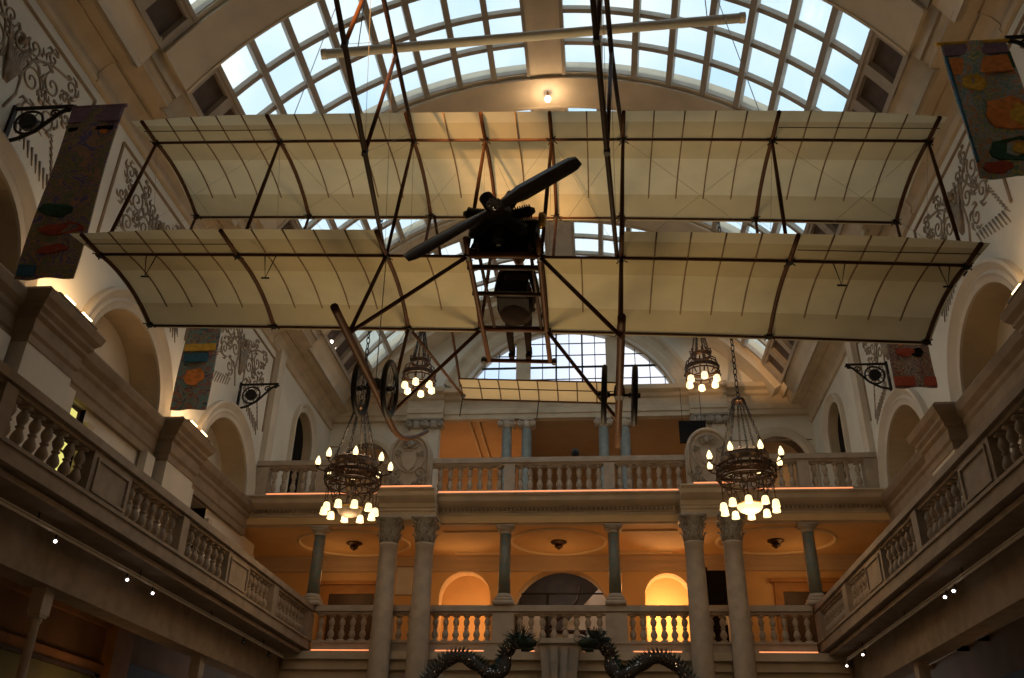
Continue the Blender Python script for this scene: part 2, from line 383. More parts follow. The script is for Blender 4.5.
    # cornice breaks forward under every vault rib, with a console below
    for yc in [7.1, 12.25, 17.35, 22.45]:
        mb = MB(); mb.extrude([(h-(.10 if i > 8 else .02), z) for i, (h, z) in enumerate(prof[:-1])]+[(HW, 14.7)], lambda p: (X(p[0]), yc-.72, p[1]), lambda p: (X(p[0]), yc+.72, p[1])); trim(mb, 'trim')
# ------------------------------------------------------------------ vault
ASP, AG, AC = 3.1, 51.9, 58.2
NB = 8; barA = [ASP+(AG-ASP)*k/NB for k in range(NB+1)]
mb = MB()
mb.arc(-ASP, ASP, VR-.12, VR+.2, YB, YE, 4)
edges = [YB]+sum([[y, y+BAYL] for y in BAYS], [])+[YE+.3]
for i in range(0, len(edges), 2):
    mb.arc(-AC-1.5, AC+1.5, VR-.06, VR+.3, edges[i], edges[i+1], 60)
for s in (-1, 1):
    for y in BAYS: mb.arc(s*AC, s*(AC+4), VR-.05, VR+.3, y, y+BAYL, 3)
struct(mb, 'ceiling', 'vault', True)
# transverse ribs
for y in BAYS:
    mb = MB(); y0 = y-1.06; y1 = y-.06
    mb.arc(-AC, AC, VR-.17, VR, y0, y1, 64)
    for a, b in ((y0-.08, y0+.06), (y1-.06, y1+.08)):
        mb.arc(-AC, AC, VR-.11, VR, a-.05, b, 64); mb.arc(-AC, AC, VR-.20, VR-.14, a+.05, b-.03, 64)
    trim(mb, 'vault')
mb = MB(); mb.arc(-AC, AC, VR-.34, VR, 27.1, 28.0, 64); trim(mb, 'vault')
for i, y in enumerate(BAYS):
    rows = [y+BAYL*k/4 for k in range(5)]
    mb = MB()
    for s in (-1, 1):
        for k in range(NB+1):
            a = s*barA[k]; wd = .50 if k not in (0, NB) else .3
            mb.arc(a-wd, a+wd, VR-.16, VR+.06, y, y+BAYL, 1)
        for r in rows: mb.arc(s*ASP, s*AG, VR-.08, VR+.05, r-.06, r+.06, 36)
    wnd = struct(mb, 'window_%d' % (i+1), 'bar')
    mb = MB()
    for s in (-1, 1): mb.arc(s*ASP, s*AG, VR+.0, VR+.012, y, y+BAYL, 36)
    mb.build('pane', 'glass', wnd)
    # coffers at the haunches
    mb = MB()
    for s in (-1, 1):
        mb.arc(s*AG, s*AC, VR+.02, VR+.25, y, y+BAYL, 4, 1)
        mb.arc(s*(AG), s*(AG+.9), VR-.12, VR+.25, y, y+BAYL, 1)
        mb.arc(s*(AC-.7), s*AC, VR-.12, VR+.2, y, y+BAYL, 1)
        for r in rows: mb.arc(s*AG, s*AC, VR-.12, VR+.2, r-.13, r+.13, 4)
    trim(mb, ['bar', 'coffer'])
# ------------------------------------------------------------------ end wall (y = 28)
WX, WZ, WR = XC+.1, 13.55, 4.0
mb = MB()
fn = lambda a, z: (a, YE, z)
# above the sill: wall with big round window (arc cut at the sill height 15.15)
SILL = 15.15; t0 = math.asin((SILL-WZ)/WR); hwid = WR*math.cos(t0)
mb.poly([fn(XC-HW-.1, SILL), fn(WX-hwid, SILL), fn(WX-hwid, 19), fn(XC-HW-.1, 19)]); mb.poly([fn(WX+hwid, SILL), fn(XC+HW+.1, SILL), fn(XC+HW+.1, 19), fn(WX+hwid, 19)])
N = 40; arcp = [(WX+WR*math.cos(math.pi-t0-(math.pi-2*t0)*k/N), WZ+WR*math.sin(math.pi-t0-(math.pi-2*t0)*k/N)) for k in range(N+1)]
for a, b in zip(arcp, arcp[1:]): mb.poly([fn(*a), fn(*b), fn(b[0], 19), fn(a[0], 19)])
mb.poly([fn(XC-HW-.1, 13.85), fn(XC+HW+.1, 13.85), fn(XC+HW+.1, SILL), fn(XC-HW-.1, SILL)])
mb.archwall(XC-HW-.1, XC-4.75, 9.0, 13.85, [(XC-6.75, .85, 9.3, 12.3)], fn)
mb.archwall(XC+4.75, XC+HW+.1, 9.0, 13.85, [(XC+6.9, .85, 9.3, 12.3)], fn)
mb.grid([[(a, YE, z), (a, YE+.7, z)] for a, z in arcp]); mb.poly([(WX-hwid, YE, SILL), (WX+hwid, YE, SILL), (WX+hwid, YE+.7, SILL), (WX-hwid, YE+.7, SILL)])
for s in (-1, 1):
    c = XC+(6.9 if s > 0 else -6.75); cur = [(c+.85, 9.3)]+[(c+.85*math.cos(math.pi*k/20), 12.3+.85*math.sin(math.pi*k/20)) for k in range(21)]+[(c-.85, 9.3)]
    mb.grid([[(a, YE+.01, z), (a, YE+.5, z)] for a, z in cur], 1)
struct(mb, 'wall_far', ['wallwhite', 'doorwood'])
# moulded arch around the round window
mb = MB(); prof = [(0, 0), (0, .10), (.12, .14), (.25, .10), (.40, .12), (.52, .20), (.62, .18), (.62, 0)]
mb.grid([[(WX+(WR+o_)*math.cos(a), YE-d, WZ+(WR+o_)*math.sin(a)) for o_, d in prof] for a in [t0*.9+(math.pi-2*t0*.9)*k/60 for k in range(61)]]); trim(mb, 'trim')
for s in (-1, 1):
    c = XC+(6.9 if s > 0 else -6.75); mb = MB(); prof = [(0, 0), (0, .05), (.12, .09), (.28, .06), (.34, 0)]
    mb.grid([[(c+.85+o_, YE-d, 9.3) for o_, d in prof]]+[[(c+(.85+o_)*math.cos(a), YE-d, 12.3+(.85+o_)*math.sin(a)) for o_, d in prof] for a in [math.pi*k/24 for k in range(25)]]+[[(c-.85-o_, YE-d, 9.3) for o_, d in prof]])
    trim(mb, 'plaster')
# entablature
prof = [(YE, 13.86), (YE-.22, 13.86), (YE-.22, 14.02), (YE-.26, 14.04), (YE-.26, 14.2), (YE-.2, 14.24), (YE-.2, 14.52), (YE-.3, 14.58), (YE-.34, 14.68), (YE-.52, 14.74), (YE-.56, 14.88), (YE, 14.96)]
mb = MB(); mb.extrude(prof, lambda p: (XC-HW, p[0], p[1]), lambda p: (XC+HW, p[0], p[1])); trim(mb, 'trim')
for s in (-1, 1):
    mb = MB(); mb.extrude([(y-.16 if y < YE else y, z) for y, z in prof], lambda p: (XC+s*4.75-.62, p[0], p[1]), lambda p: (XC+s*4.75+.62, p[0], p[1])); trim(mb, 'trim')
    mb = MB()
    for zz in (10.3, 11.2, 12.1, 13.0): mb.box(XC+s*5.3, XC+s*8.0, YE-.02, YE+.0, zz, zz+.03)
    trim(mb, 'trimdark')
# the round window
mb = MB(); yw = YE+.35
for x in (WX-1.78, WX+1.38): mb.box(x-.05, x+.45, yw-.14, yw+.14, SILL, WZ+math.sqrt(WR**2-1.8**2), 0)
def half(x): return WZ+math.sqrt(max(.01, WR**2-(x-WX)**2))
for i, x in enumerate([-3.45, -2.95, -2.45, -.9, -.42, .04, .5, .95, 2.35, 2.85, 3.35]):
    w_ = .03 if i in (4, 6) else .014
    if half(WX+x) > SILL: mb.box(WX+x-w_, WX+x+w_, yw-.02, yw+.02, SILL, half(WX+x), 1)
z = SILL
for i in range(9):
    w_ = .035 if i in (2, 5) else .012
    if z < WZ+WR-.1:
        h = math.sqrt(WR**2-(z-WZ)**2); mb.box(WX-h, WX+h, yw-.02, yw+.02, z-w_, z+w_, 1)
    z += .47 if i != 0 else .42
mb.grid([[(WX+(WR-o_)*math.cos(a), yw+d, WZ+(WR-o_)*math.sin(a)) for o_, d in ((0, -.05), (.06, -.05), (.06, .05), (0, .05))] for a in [t0+(math.pi-2*t0)*k/48 for k in range(49)]], 0)
mb.box(WX-hwid, WX+hwid, yw-.1, yw+.1, SILL-.02, SILL+.05, 0)
wnd = struct(mb, 'window_6', ['trim', 'iron'])
mb = MB(); mb.poly([(a, yw, z) for a, z in arcp]); mb.build('pane', 'leadglass', wnd)
# room behind the colonnade and rooms behind the small arches
mb = MB(); y0, y1 = YE+.3, 33.2
mb.poly([(XC-5.2, y1, 9.3), (XC+5.2, y1, 9.3), (XC+5.2, y1, 14.2), (XC-5.2, y1, 14.2)])
for s in (-1, 1): mb.poly([(XC+s*5.2, YE, 9.3), (XC+s*5.2, y1, 9.3), (XC+s*5.2, y1, 14.2), (XC+s*5.2, YE, 14.2)])
mb.poly([(XC-5.2, YE, 14.2), (XC+5.2, YE, 14.2), (XC+5.2, y1, 14.2), (XC-5.2, y1, 14.2)])
mb.poly([(XC-9, YF, 9.08), (XC+9, YF, 9.08), (XC+9, 33.2, 9.08), (XC-9, 33.2, 9.08)])
for s in (-1, 1):
    mb.box(XC+s*5.3, XC+s*8.9, 31, 31.2, 9.3, 14.2); mb.box(XC+s*8.8, XC+s*8.9, YE, 31, 9.3, 14.2); mb.box(XC+s*5.3, XC+s*8.9, YE+.5, 31, 14.2, 14.3)
mb.box(XC-1.5, XC-1.4, YE+.9, 33.2, 9.1, 14.2)  # partition added to keep the left lamp's light out of the other bays
struct(mb, 'wall_upper_room', 'room')
mb = MB()
mb.box(XC-9.1, XC+9.1, YE+.75, 33.6, 14.35, 14.5); mb.box(XC-9.1, XC+9.1, 33.4, 33.6, 5, 14.5)
for s in (-1, 1): mb.box(XC+s*9.0, XC+s*9.1, YF, 33.4, 0, 14.5)
struct(mb, 'wall_outer', 'trimdark')
mb = MB()                                                  # beams on the room's ceiling and back wall
mb.box(XC-5.2, XC+5.2, 33.02, 33.18, 14.05, 14.19)
for x in (-3.4, -3.1): mb.box(XC+x, XC+x+.09, YE+.3, 33.2, 14.08, 14.2)
trim(mb, 'trim')
# ------------------------------------------------------------------ far galleries (y = 22)
mb = MB()                                                  # first floor slab + wall below
mb.box(XC-HW-.9, XC+HW+.9, YF, 25.4, 5.0, 5.28)
struct(mb, 'floor_gallery_far', 'stone')
mb = MB(); mb.box(XC-RW-.5, XC+RW+.5, YF-.02, YF+.25, 0, 5.0)
mb.box(XC-RW-.4, XC+RW+.4, YF-.12, YF, 4.9, 5.12).box(XC-RW-.4, XC+RW+.4, YF-.22, YF, 5.12, 5.30)
struct(mb, 'wall_lower_far', 'trim')
# first-floor back wall with arches
mb = MB(); YK = 25.2; fn = lambda a, z: (a, YK, z)
mb.archwall(XC-9, XC-5.2, 5.3, 8.5, [], fn)
mb.archwall(XC-5.2, XC-1.55, 5.3, 8.5, [(-3.75, .72, 5.3, 7.33)], fn)
mb.archwall(XC-1.55, XC+1.55, 5.3, 8.5, [(-1.05, 1.38, 5.3, 6.76)], fn)
mb.archwall(XC+1.55, XC+9, 5.3, 8.5, [(1.86, .62, 5.3, 7.36)], fn)
for c, r, zc, dp in ((-3.75, .72, 7.33, .5), (-1.05, 1.38, 6.76, .6), (1.86, .62, 7.36, .5)):
    cur = [(c+r, 5.3)]+[(c+r*math.cos(math.pi*k/24), zc+r*math.sin(math.pi*k/24)) for k in range(25)]+[(c-r, 5.3)]
    mb.grid([[(a, YK, z), (a, YK+dp, z)] for a, z in cur])
for s in (-1, 1): mb.poly([(XC+s*8.9, YF, 5.3), (XC+s*8.9, YK, 5.3), (XC+s*8.9, YK, 8.5), (XC+s*8.9, YF, 8.5)])
struct(mb, 'wall_gallery_far', 'ochre')
mb = MB()
for x0, x1, y1 in ((-4.9, -2.6, 28), (-2.55, .4, 28.5), (.45, 2.8, 27.6)):
    if x0 == -2.55: continue
    mb.poly([(x0, y1, 5.2), (x1, y1, 5.2), (x1, y1, 9), (x0, y1, 9)]); mb.poly([(x0, YK+.5, 5.2), (x0, y1, 5.2), (x0, y1, 9), (x0, YK+.5, 9)])
    mb.poly([(x1, YK+.5, 5.2), (x1, y1, 5.2), (x1, y1, 9), (x1, YK+.5, 9)])
mb.poly([(-5, YK, 8.95), (3, YK, 8.95), (3, 29, 8.95), (-5, 29, 8.95)]); mb.poly([(-5, YK, 5.25), (3, YK, 5.25), (3, 29, 5.25), (-5, 29, 5.25)])
struct(mb, 'wall_alcoves', 'ochre')
mb = MB(); mb.box(-2.55, .4, 28.4, 28.5, 5.25, 8.95).box(-2.55, -2.5, YK+.6, 28.5, 5.25, 8.95).box(.35, .4, YK+.6, 28.5, 5.25, 8.95).box(-2.5, .35, YK+.6, 28.4, 8.85, 8.9); struct(mb, 'wall_stairwell', 'doorwood')
# ceiling of the first-floor gallery with round plaster rings
mb = MB(); mb.box(XC-9, XC+9, YF-.1, YK, 8.42, 8.6); struct(mb, 'ceiling_gallery_far', 'ochre')
mb = MB()
for cx, rx in ((XC-.05, 1.25), (XC-5.6, 1.5), (XC+5.6, 1.5)):
    mb.tube([(cx+rx*math.cos(2*math.pi*k/48), 23.6+1.2*math.sin(2*math.pi*k/48), 8.42) for k in range(48)], .05, 6, closed=True)
for x0, x1 in ((XC-3.0, XC-1.55), (XC+1.45, XC+3.0)):
    mb.box(x0, x1, 22.6, 22.66, 8.38, 8.42).box(x0, x1, 24.6, 24.66, 8.38, 8.42)
trim(mb, 'ring')
mb = MB(); mb.extrude([(YK, 8.02), (YK-.06, 8.04), (YK-.08, 8.12), (YK-.16, 8.2), (YK-.18, 8.3), (YK-.3, 8.36), (YK-.3, 8.42), (YK, 8.42)], lambda p: (XC-9, p[0], p[1]), lambda p: (XC+9, p[0], p[1])); trim(mb, 'room')
# ceiling rosettes (bronze fittings)
for i, (cx, lb) in enumerate(((XC-.05, 'dark bronze ceiling fitting in the middle plaster ring of the balcony'), (XC-5.6, 'dark bronze ceiling fitting in the left plaster ring of the balcony'), (XC+5.6, 'dark bronze ceiling fitting in the right plaster ring of the balcony'))):
    t = empty('ceiling_fitting', (cx, 23.6, 8.42), lb, 'ceiling light', 'ceiling fittings of the balcony')
    MB().lathe([(.20, 0), (.22, -.03), (.15, -.07), (.10, -.10)], n=16).build('rose', 'bronze', t); MB().lathe([(.10, -.10), (.12, -.14), (.04, -.2), (.01, -.22)], n=12).build('boss', 'bronze', t)
# entablature between the storeys
prof = [(YF+.1, 8.40), (YF-.02, 8.40), (YF-.02, 8.60), (YF-.06, 8.62), (YF-.06, 8.68), (YF-.10, 8.70), (YF-.10, 8.80), (YF-.14, 8.82), (YF-.28, 8.88), (YF-.34, 8.92), (YF-.36, 9.02), (YF-.44, 9.08), (YF-.42, 9.11), (YF+.4, 9.11)]
mb = MB(); mb.extrude(prof, lambda p: (XC-HW, p[0], p[1]), lambda p: (XC+HW, p[0], p[1])); trim(mb, 'trim')
mb = MB()
for k in range(150): mb.box(XC-8+k*.107, XC-8+k*.107+.06, YF-.16, YF-.09, 8.72, 8.79)
trim(mb, 'trimdark')
for s in (-1, 1):
    cx = XC+s*3.75
    mb = MB(); mb.extrude([(y-(.45 if y < YF+.05 else -.02), z+(.005 if y < YF+.05 else .004)) for y, z in prof], lambda p: (cx-.72, p[0], p[1]), lambda p: (cx+.72, p[0], p[1])); trim(mb, 'trim')
# ------------------------------------------------------------------ balusters and balustrades
def bal_mesh(h):
    k = h/.66
    p = [(.075, 0), (.075, .05), (.045, .06), (.040, .085), (.060, .12), (.072, .17), (.062, .225), (.038, .29), (.032, .31), (.050, .325), (.050, .345), (.032, .36), (.038, .38), (.058, .43), (.066, .48), (.055, .53), (.036, .58), (.034, .60), (.07, .61), (.07, .66)]
    mb = MB(); mb.box(-.075, .075, -.075, .075, 0, .05*k); mb.lathe([(r*1.15, z*k) for r, z in p[2:18]], n=10); mb.box(-.07, .07, -.07, .07, .61*k, .66*k); return mb
BAL = {}
def baluster(loc, h, mat, parent):
    key = (round(h, 3), mat)
    if key not in BAL:
        o = bal_mesh(h).build('baluster', mat, parent, True); BAL[key] = o
    else:
        o = BAL[key].copy(); col.objects.link(o); o.parent = parent
    o.location = loc; return o
def balustrade(origin, axis, segs, zb, zt, label, mat='stone', width=.26, lo=0.0):
    """segs: list of ('b',a,b) baluster runs, ('p',a,b) solid posts, ('s',a,b) panelled dies; runs along axis"""
    t = empty('stone_balustrade', origin, label, 'balustrade', 'stone balustrades of the hall')
    def bx(mb, a, b, q0, q1, z0, z1):
        if axis == 'y': mb.box(q0, q1, a, b, z0, z1)
        else: mb.box(a, b, q0, q1, z0, z1)
        return mb
    a0 = min(s[1] for s in segs); a1 = max(s[2] for s in segs); w2 = width/2
    mb = MB(); bx(mb, a0, a1, -w2, w2, lo, zb-.02); bx(mb, a0, a1, -w2-.03, w2+.03, zb-.02, zb+.03); mb.build('plinth', mat, t)
    mb = MB(); bx(mb, a0, a1, -w2+.03, w2-.03, zt, zt+.06); bx(mb, a0, a1, -w2-.04, w2+.04, zt+.06, zt+.17); bx(mb, a0, a1, -w2, w2, zt+.17, zt+.21); mb.build('top_rail', mat, t)
    for sg in segs:
        k, a, b = sg[:3]
        if k == 'b':
            n = max(1, round((b-a)/.262)); st = (b-a)/n
            for i in range(n):
                q = a+st*(i+.5); loc = (0, q, zb+.03) if axis == 'y' else (q, 0, zb+.03)
                baluster(loc, zt-zb-.03, mat, t)
        elif k == 'p':
            mb = MB(); bx(mb, a, b, -w2-.02, w2+.02, zb, zt+.02); mb.build('post', mat, t)
        else:
            mb = MB(); bx(mb, a, b, -w2+.01, w2-.01, zb, zt+.02)
            for sd in (-1, 1):
                q = sd*(w2-.01)
                for (c, d, e, f) in ((a+.1, b-.1, zb+.07, zb+.11), (a+.1, b-.1, zt-.09, zt-.05), (a+.1, a+.14, zb+.11, zt-.09), (b-.14, b-.1, zb+.11, zt-.09)):
                    bx(mb, c, d, min(q, q+sd*.03), max(q, q+sd*.03), e, f)
            mb.build('panel', mat, t)
    return t
def ext(segs): return segs
side = []
for k in range(3):
    o = -5.2*k
    side += [('s', 16.5+o, 17.65+o), ('b', 14.55+o, 16.5+o), ('p', 14.3+o, 14.55+o), ('b', 12.55+o, 14.3+o)]
side += [('b', 17.65, 19.1), ('p', 19.1, 19.4), ('b', 19.4, 21.7), ('p', 21.7, 22.15)]
side = [(k, a, b-.05 if (k == 's' and False) else b) for k, a, b in side]
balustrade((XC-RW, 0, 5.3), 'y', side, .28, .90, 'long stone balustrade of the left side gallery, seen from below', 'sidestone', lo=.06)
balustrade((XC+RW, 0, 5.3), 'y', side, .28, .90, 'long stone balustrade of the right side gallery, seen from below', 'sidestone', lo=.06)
# far first-floor balustrade
fs = [('b', -RW+.25, -4.5), ('b', -3.95, -3.5), ('b', -3.0, -1.58), ('p', -1.58, -1.06), ('b', -1.06, 1.12), ('p', 1.12, 1.64), ('b', 1.64, 3.05), ('b', 3.5, 3.95), ('b', 4.5, RW-.25)]
fs = [('b', -RW+.22, -4.35), ('p', -4.35, -4.0), ('b', -4.0, -3.45), ('p', -3.45, -3.1), ('b', -3.1, -1.58), ('p', -1.58, -1.06), ('b', -1.06, 1.12), ('p', 1.12, 1.64), ('b', 1.64, 3.1), ('p', 3.1, 3.45), ('b', 3.45, 4.0), ('p', 4.0, 4.35), ('b', 4.35, RW-.22)]
balustrade((XC, YF+.12, 5.3), 'x', fs, .24, .90, 'stone balustrade of the lower far balcony, behind the four large columns')
# far upper balustrade
fu = [('p', -8.02, -7.68), ('b', -7.68, -6.35), ('p', -6.35, -6.07), ('b', -6.07, -4.42), ('b', -3.2, -1.38), ('p', -1.38, -1.1), ('b', -1.1, 1.18), ('p', 1.18, 1.46), ('b', 1.46, 3.22), ('b', 4.42, 6.05), ('p', 6.05, 6.33), ('b', 6.33, 7.68), ('p', 7.68, 8.02)]
balustrade((XC, YF+.12, 9.11), 'x', fu, .15, .88, 'stone balustrade of the upper far balcony, with round-topped crest blocks')
# ------------------------------------------------------------------ crest blocks on the upper balcony
def spiral(cx, cz, r, turns, sgn=1, start=0, n=26):
    return [(cx+r*(1-t/n*.86)*math.cos(start+sgn*turns*2*math.pi*t/n), cz+r*(1-t/n*.86)*math.sin(start+sgn*turns*2*math.pi*t/n)) for t in range(n+1)]
def crest(x, label):
    t = empty('crest_block', (x, YF-.38, 9.11), label, 'sculpture', 'round-topped crest blocks'); t.scale = (1, 1, 1.15)
    mb = MB(); mb.box(-.62, .62, -.06, .42, 0, .14); prof = [(-.56, .14), (.56, .14)]+[(.56*math.cos(math.pi*k/24), .9+.56*math.sin(math.pi*k/24)) for k in range(25)]
    mb.extrude(prof, lambda p: (p[0], 0, p[1]), lambda p: (p[0], .36, p[1])); mb.build('block', 'stone', t)
    mb = MB(); mb.tube([(.50, -.02, .35)]+[(.50*math.cos(math.pi*k/24), -.02, .9+.50*math.sin(math.pi*k/24)) for k in range(25)]+[(-.50, -.02, .35)], .045, 6)
    mb.tube([(.40*math.cos(2*math.pi*k/30), -.01, .9+.40*math.sin(2*math.pi*k/30)) for k in range(30)], .03, 6, closed=True); mb.build('wreath_moulding', 'stone', t, True)
    mb = MB(); sh = [(-.2, .98), (-.22, .8), (-.17, .62), (0, .5), (.17, .62), (.22, .8), (.2, .98), (0, .93)]
    mb.extrude(sh, lambda p: (p[0]*.85, -.09, p[1]), lambda p: (p[0], .02, p[1])); mb.build('shield', 'stone', t)
    mb = MB()
    for s in (-1, 1):
        for c_, r_, st in (((.3, .48), .14, 0), ((.38, .28), .1, 1), ((.12, 1.14), .11, 2), ((.32, .95), .08, 3)):
            mb.tube([(s*a, -.03, b) for a, b in spiral(c_[0], c_[1], r_, 1.3, s, st)], .022, 5)
        for k in range(5): mb.tube([(s*(.12+.08*k), -.02, .2), (s*(.16+.09*k), -.06, .3+.05*k)], [.03, .008], 5)
    mb.lathe([(.02, 0), (.085, .03), (.10, .1), (.08, .17), (.03, .21)], (0, -.03, 1.05), 10)
    mb.build('carved_foliage', 'gilt', t, True); return t
crest(XC-3.82, 'round-topped stone crest block on the upper balcony, left one')
crest(XC+3.82, 'round-topped stone crest block on the upper balcony, right one beneath the black screen')
# ------------------------------------------------------------------ columns
def corinthian(parent, r, z0, h, mat='gilt'):
    mb = MB(); mb.lathe([(r*.98, 0), (r*1.05, h*.3), (r*1.1, h*.6), (r*1.35, h*.85), (r*1.5, h*.9)], (0, 0, z0), 16)
    for ring, (zz, n, hh) in enumerate(((.02, 8, .36), (.32, 8, .36))):
        for k in range(n):
            a = 2*math.pi*(k+.5*ring)/n; ca, sa = math.cos(a), math.sin(a)
            pts = [(r*q*ca, r*q*sa, z0+h*(zz+dz)) for q, dz in ((1.02, 0), (1.12, hh*.5), (1.3, hh*.95), (1.5, hh*1.0), (1.52, hh*.82))]
            mb.tube(pts, [r*.2, r*.22, r*.18, r*.13, r*.07], 5, flat=.5)
    for k in range(4):
        a = math.pi/4+k*math.pi/2; ca, sa = math.cos(a), math.sin(a)
        mb.tube([(r*q*ca, r*q*sa, z0+h*dz) for q, dz in ((1.1, .6), (1.35, .78), (1.75, .88), (1.85, .78), (1.7, .72), (1.62, .8))], r*.12, 5)
    mb.box(-r*1.5, r*1.5, -r*1.5, r*1.5, z0+h*.9, z0+h)
    return mb.build('capital', mat, parent, True)
cols = None
for i, (dx, lb) in enumerate(((-4.16, 'tall plain stone column with leafy capital, leftmost of four'), (-3.26, 'tall plain stone column with leafy capital, second from the left'), (3.28, 'tall plain stone column with leafy capital, third from the left'), (4.19, 'tall plain stone column with leafy capital, rightmost of four'))):
    loc = (XC+dx, YF-.42, 0)
    if cols is None:
        cols = empty('stone_column', loc, lb, 'column', 'four large columns before the far balcony')
        MB().lathe([(.262, .35), (.262, 2.6), (.255, 4.2), (.242, 5.6), (.226, 7.0), (.222, 7.72), (.24, 7.74), (.24, 7.79), (.215, 7.80)], n=28).build('shaft', 'stone', cols, True)
        MB().box(-.36, .36, -.36, .36, 0, .12).lathe([(.34, .12), (.36, .17), (.34, .22), (.29, .24), (.29, .29), (.31, .32), (.262, .35)], n=24).build('base', 'stone', cols, True)
        corinthian(cols, .215, 7.80, .62)
    else: dup(cols, loc, lb)
mcol = None
for dx, lb, r in ((-6.1, 'green marble column on the lower far balcony, at the left corner', .15), (-1.32, 'green marble column on the lower far balcony, left of its middle bay', .15), (1.38, 'green marble column on the lower far balcony, right of its middle bay', .15), (6.1, 'green marble column on the lower far balcony, at the right corner', .15)):
    loc = (XC+dx, YF+.12, 6.41)
    if mcol is None:
        mcol = empty('marble_column', loc, lb, 'column', 'green marble columns of the lower far balcony')
        MB().box(-.25, .25, -.22, .22, 0, .1).box(-.21, .21, -.2, .2, .1, .18).lathe([(.2, .18), (.21, .21), (.18, .25), (.17, .28)], n=18).build('base', 'stone', mcol, True)
        MB().lathe([(.155, .28), (.15, .9), (.138, 1.78)], n=20).build('shaft', 'marble', mcol, True)
        mb = MB().lathe([(.15, 1.76), (.16, 1.79), (.145, 1.81), (.16, 1.85), (.2, 1.88)], n=18); mb.box(-.20, .20, -.19, .19, 1.88, 1.92).box(-.23, .23, -.2, .2, 1.92, 1.98)
        mb.build('capital', 'stone', mcol, True)
    else: dup(mcol, loc, lb)
def ionic(mb, r, z0, h, wy=1):
    mb.box(-r*1.5, r*1.5, -r*1.2*wy, r*1.2*wy, z0+h*.82, z0+h)
    for s in (-1, 1):
        mb.tube([(s*r*1.35+a*r*.55, -r*1.25*wy, z0+h*.45+b*r*.55) for a, b in spiral(0, 0, 1, 1.4, -s, math.pi/2, 20)], r*.13, 5)
        mb.tube([(s*r*1.3, -r*1.2*wy, z0+h*.45), (s*r*1.3, r*1.2*wy, z0+h*.45)], r*.55, 14)
    mb.lathe([(r, 0), (r*1.1, h*.1), (r*1.15, h*.5), (r*1.2, h*.82)], (0, 0, z0), 16)
icol = None
for dx, lb in ((-1.62, 'slim blue-green column of the upper colonnade, leftmost of four'), (-.95, 'slim blue-green column of the upper colonnade, second from the left'), (1.62, 'slim blue-green column of the upper colonnade, third from the left'), (2.33, 'slim blue-green column of the upper colonnade, rightmost of four')):
    loc = (XC+dx-.35, YE-.05, 9.3)
    if icol is None:
        icol = empty('colonnade_column', loc, lb, 'column', 'slim columns of the upper colonnade')
        MB().box(-.24, .24, -.24, .24, 0, .12).lathe([(.24, .12), (.22, .2), (.2, .26)], n=18).build('base', 'stone', icol, True)
        MB().lathe([(.19, .26), (.185, 1.5), (.165, 4.24)], n=20).build('shaft', 'bluemarble', icol, True)
        mb = MB(); ionic(mb, .165, 4.24, .3); mb.build('capital', 'stone', icol, True)
    else: dup(icol, loc, lb)
pil = None
for dx, lb in ((-4.75, 'pale double pilaster with scrolled capitals left of the upper colonnade'), (4.75, 'pale double pilaster with scrolled capitals right of the upper colonnade')):
    loc = (XC+dx, YE-.08, 9.3)
    if pil is None:
        pil = empty('double_pilaster', loc, lb, 'pilaster', 'double pilasters of the upper colonnade')
        MB().box(-.52, .52, -.08, .07, 0, 4.24).box(-.5, -.08, -.16, .07, 0, 4.24).box(.08, .5, -.16, .07, 0, 4.24).build('shaft', 'plaster', pil)
        for s in (-1, 1):
            mb = MB(); ionic(mb, .19, 4.22, .32); c = mb.build('capital', 'gilt', pil, True); c.location = (s*.29, -.08, 0)
    else: dup(pil, loc, lb)
# ------------------------------------------------------------------ fittings on the far galleries
t = empty('display_screen', (XC+4.05, 26.6, 12.1), 'black rectangular screen hanging above the right crest block', 'screen')
MB().box(-.42, .42, 0, .06, .3, 1.05).build('panel', 'dark', t); MB().tube([(-.3, .03, 1.05), (-.3, .03, 2.2)], .01, 6).build('hanger', 'iron', t); MB().tube([(.3, .03, 1.05), (.3, .03, 2.2)], .01, 6).build('hanger', 'iron', t)
t = empty('balcony_spotlight', (-.55, 22.5, 10.1), 'round black spotlight standing on the upper balcony rail between the slim columns', 'spotlight')
MB().lathe([(.05, 0), (.05, .03), (.015, .05), (.015, .3)], n=12).build('stand', 'iron', t); MB().lathe([(.05, -.12), (.10, -.07), (.115, 0), (.09, .08), (.03, .11)], (0, 0, .40), 16).build('lamp_head', 'iron', t, True)
# doors on the lower far balcony
def door(x, w_, h, label, n, dark='dark'):
    mb = MB(); mb.box(x-w_/2-.22, x-w_/2, YK-.1, YK+.01, 5.3, 5.3+h).box(x+w_/2, x+w_/2+.22, YK-.1, YK+.01, 5.3, 5.3+h).box(x-w_/2-.22, x+w_/2+.22, YK-.1, YK, 5.3+h, 5.3+h+.24).box(x-w_/2-.32, x+w_/2+.32, YK-.2, YK, 5.3+h+.24, 5.3+h+.34)
    d = struct(mb, 'door_%d' % n, 'orangewood')
    mb = MB(); mb.box(x-w_/2, x+w_/2, YK-.06, YK-.01, 5.3, 5.3+h)
    for a in (-.5, .03):
        for z0, z1 in ((.2, .9), (1.0, h-.15)): mb.box(x+a*w_+.08, x+(a+.47)*w_-.02, YK-.08, YK-.05, 5.3+z0, 5.3+z1)
    mb.build('door_leaf', 'doorwood' if dark == 'doorwood' else 'dark', d)
door(-6.95, 1.3, 2.1, '', 1, 'doorwood'); door(5.6, 1.35, 2.15, '', 2, 'doorwood'); 
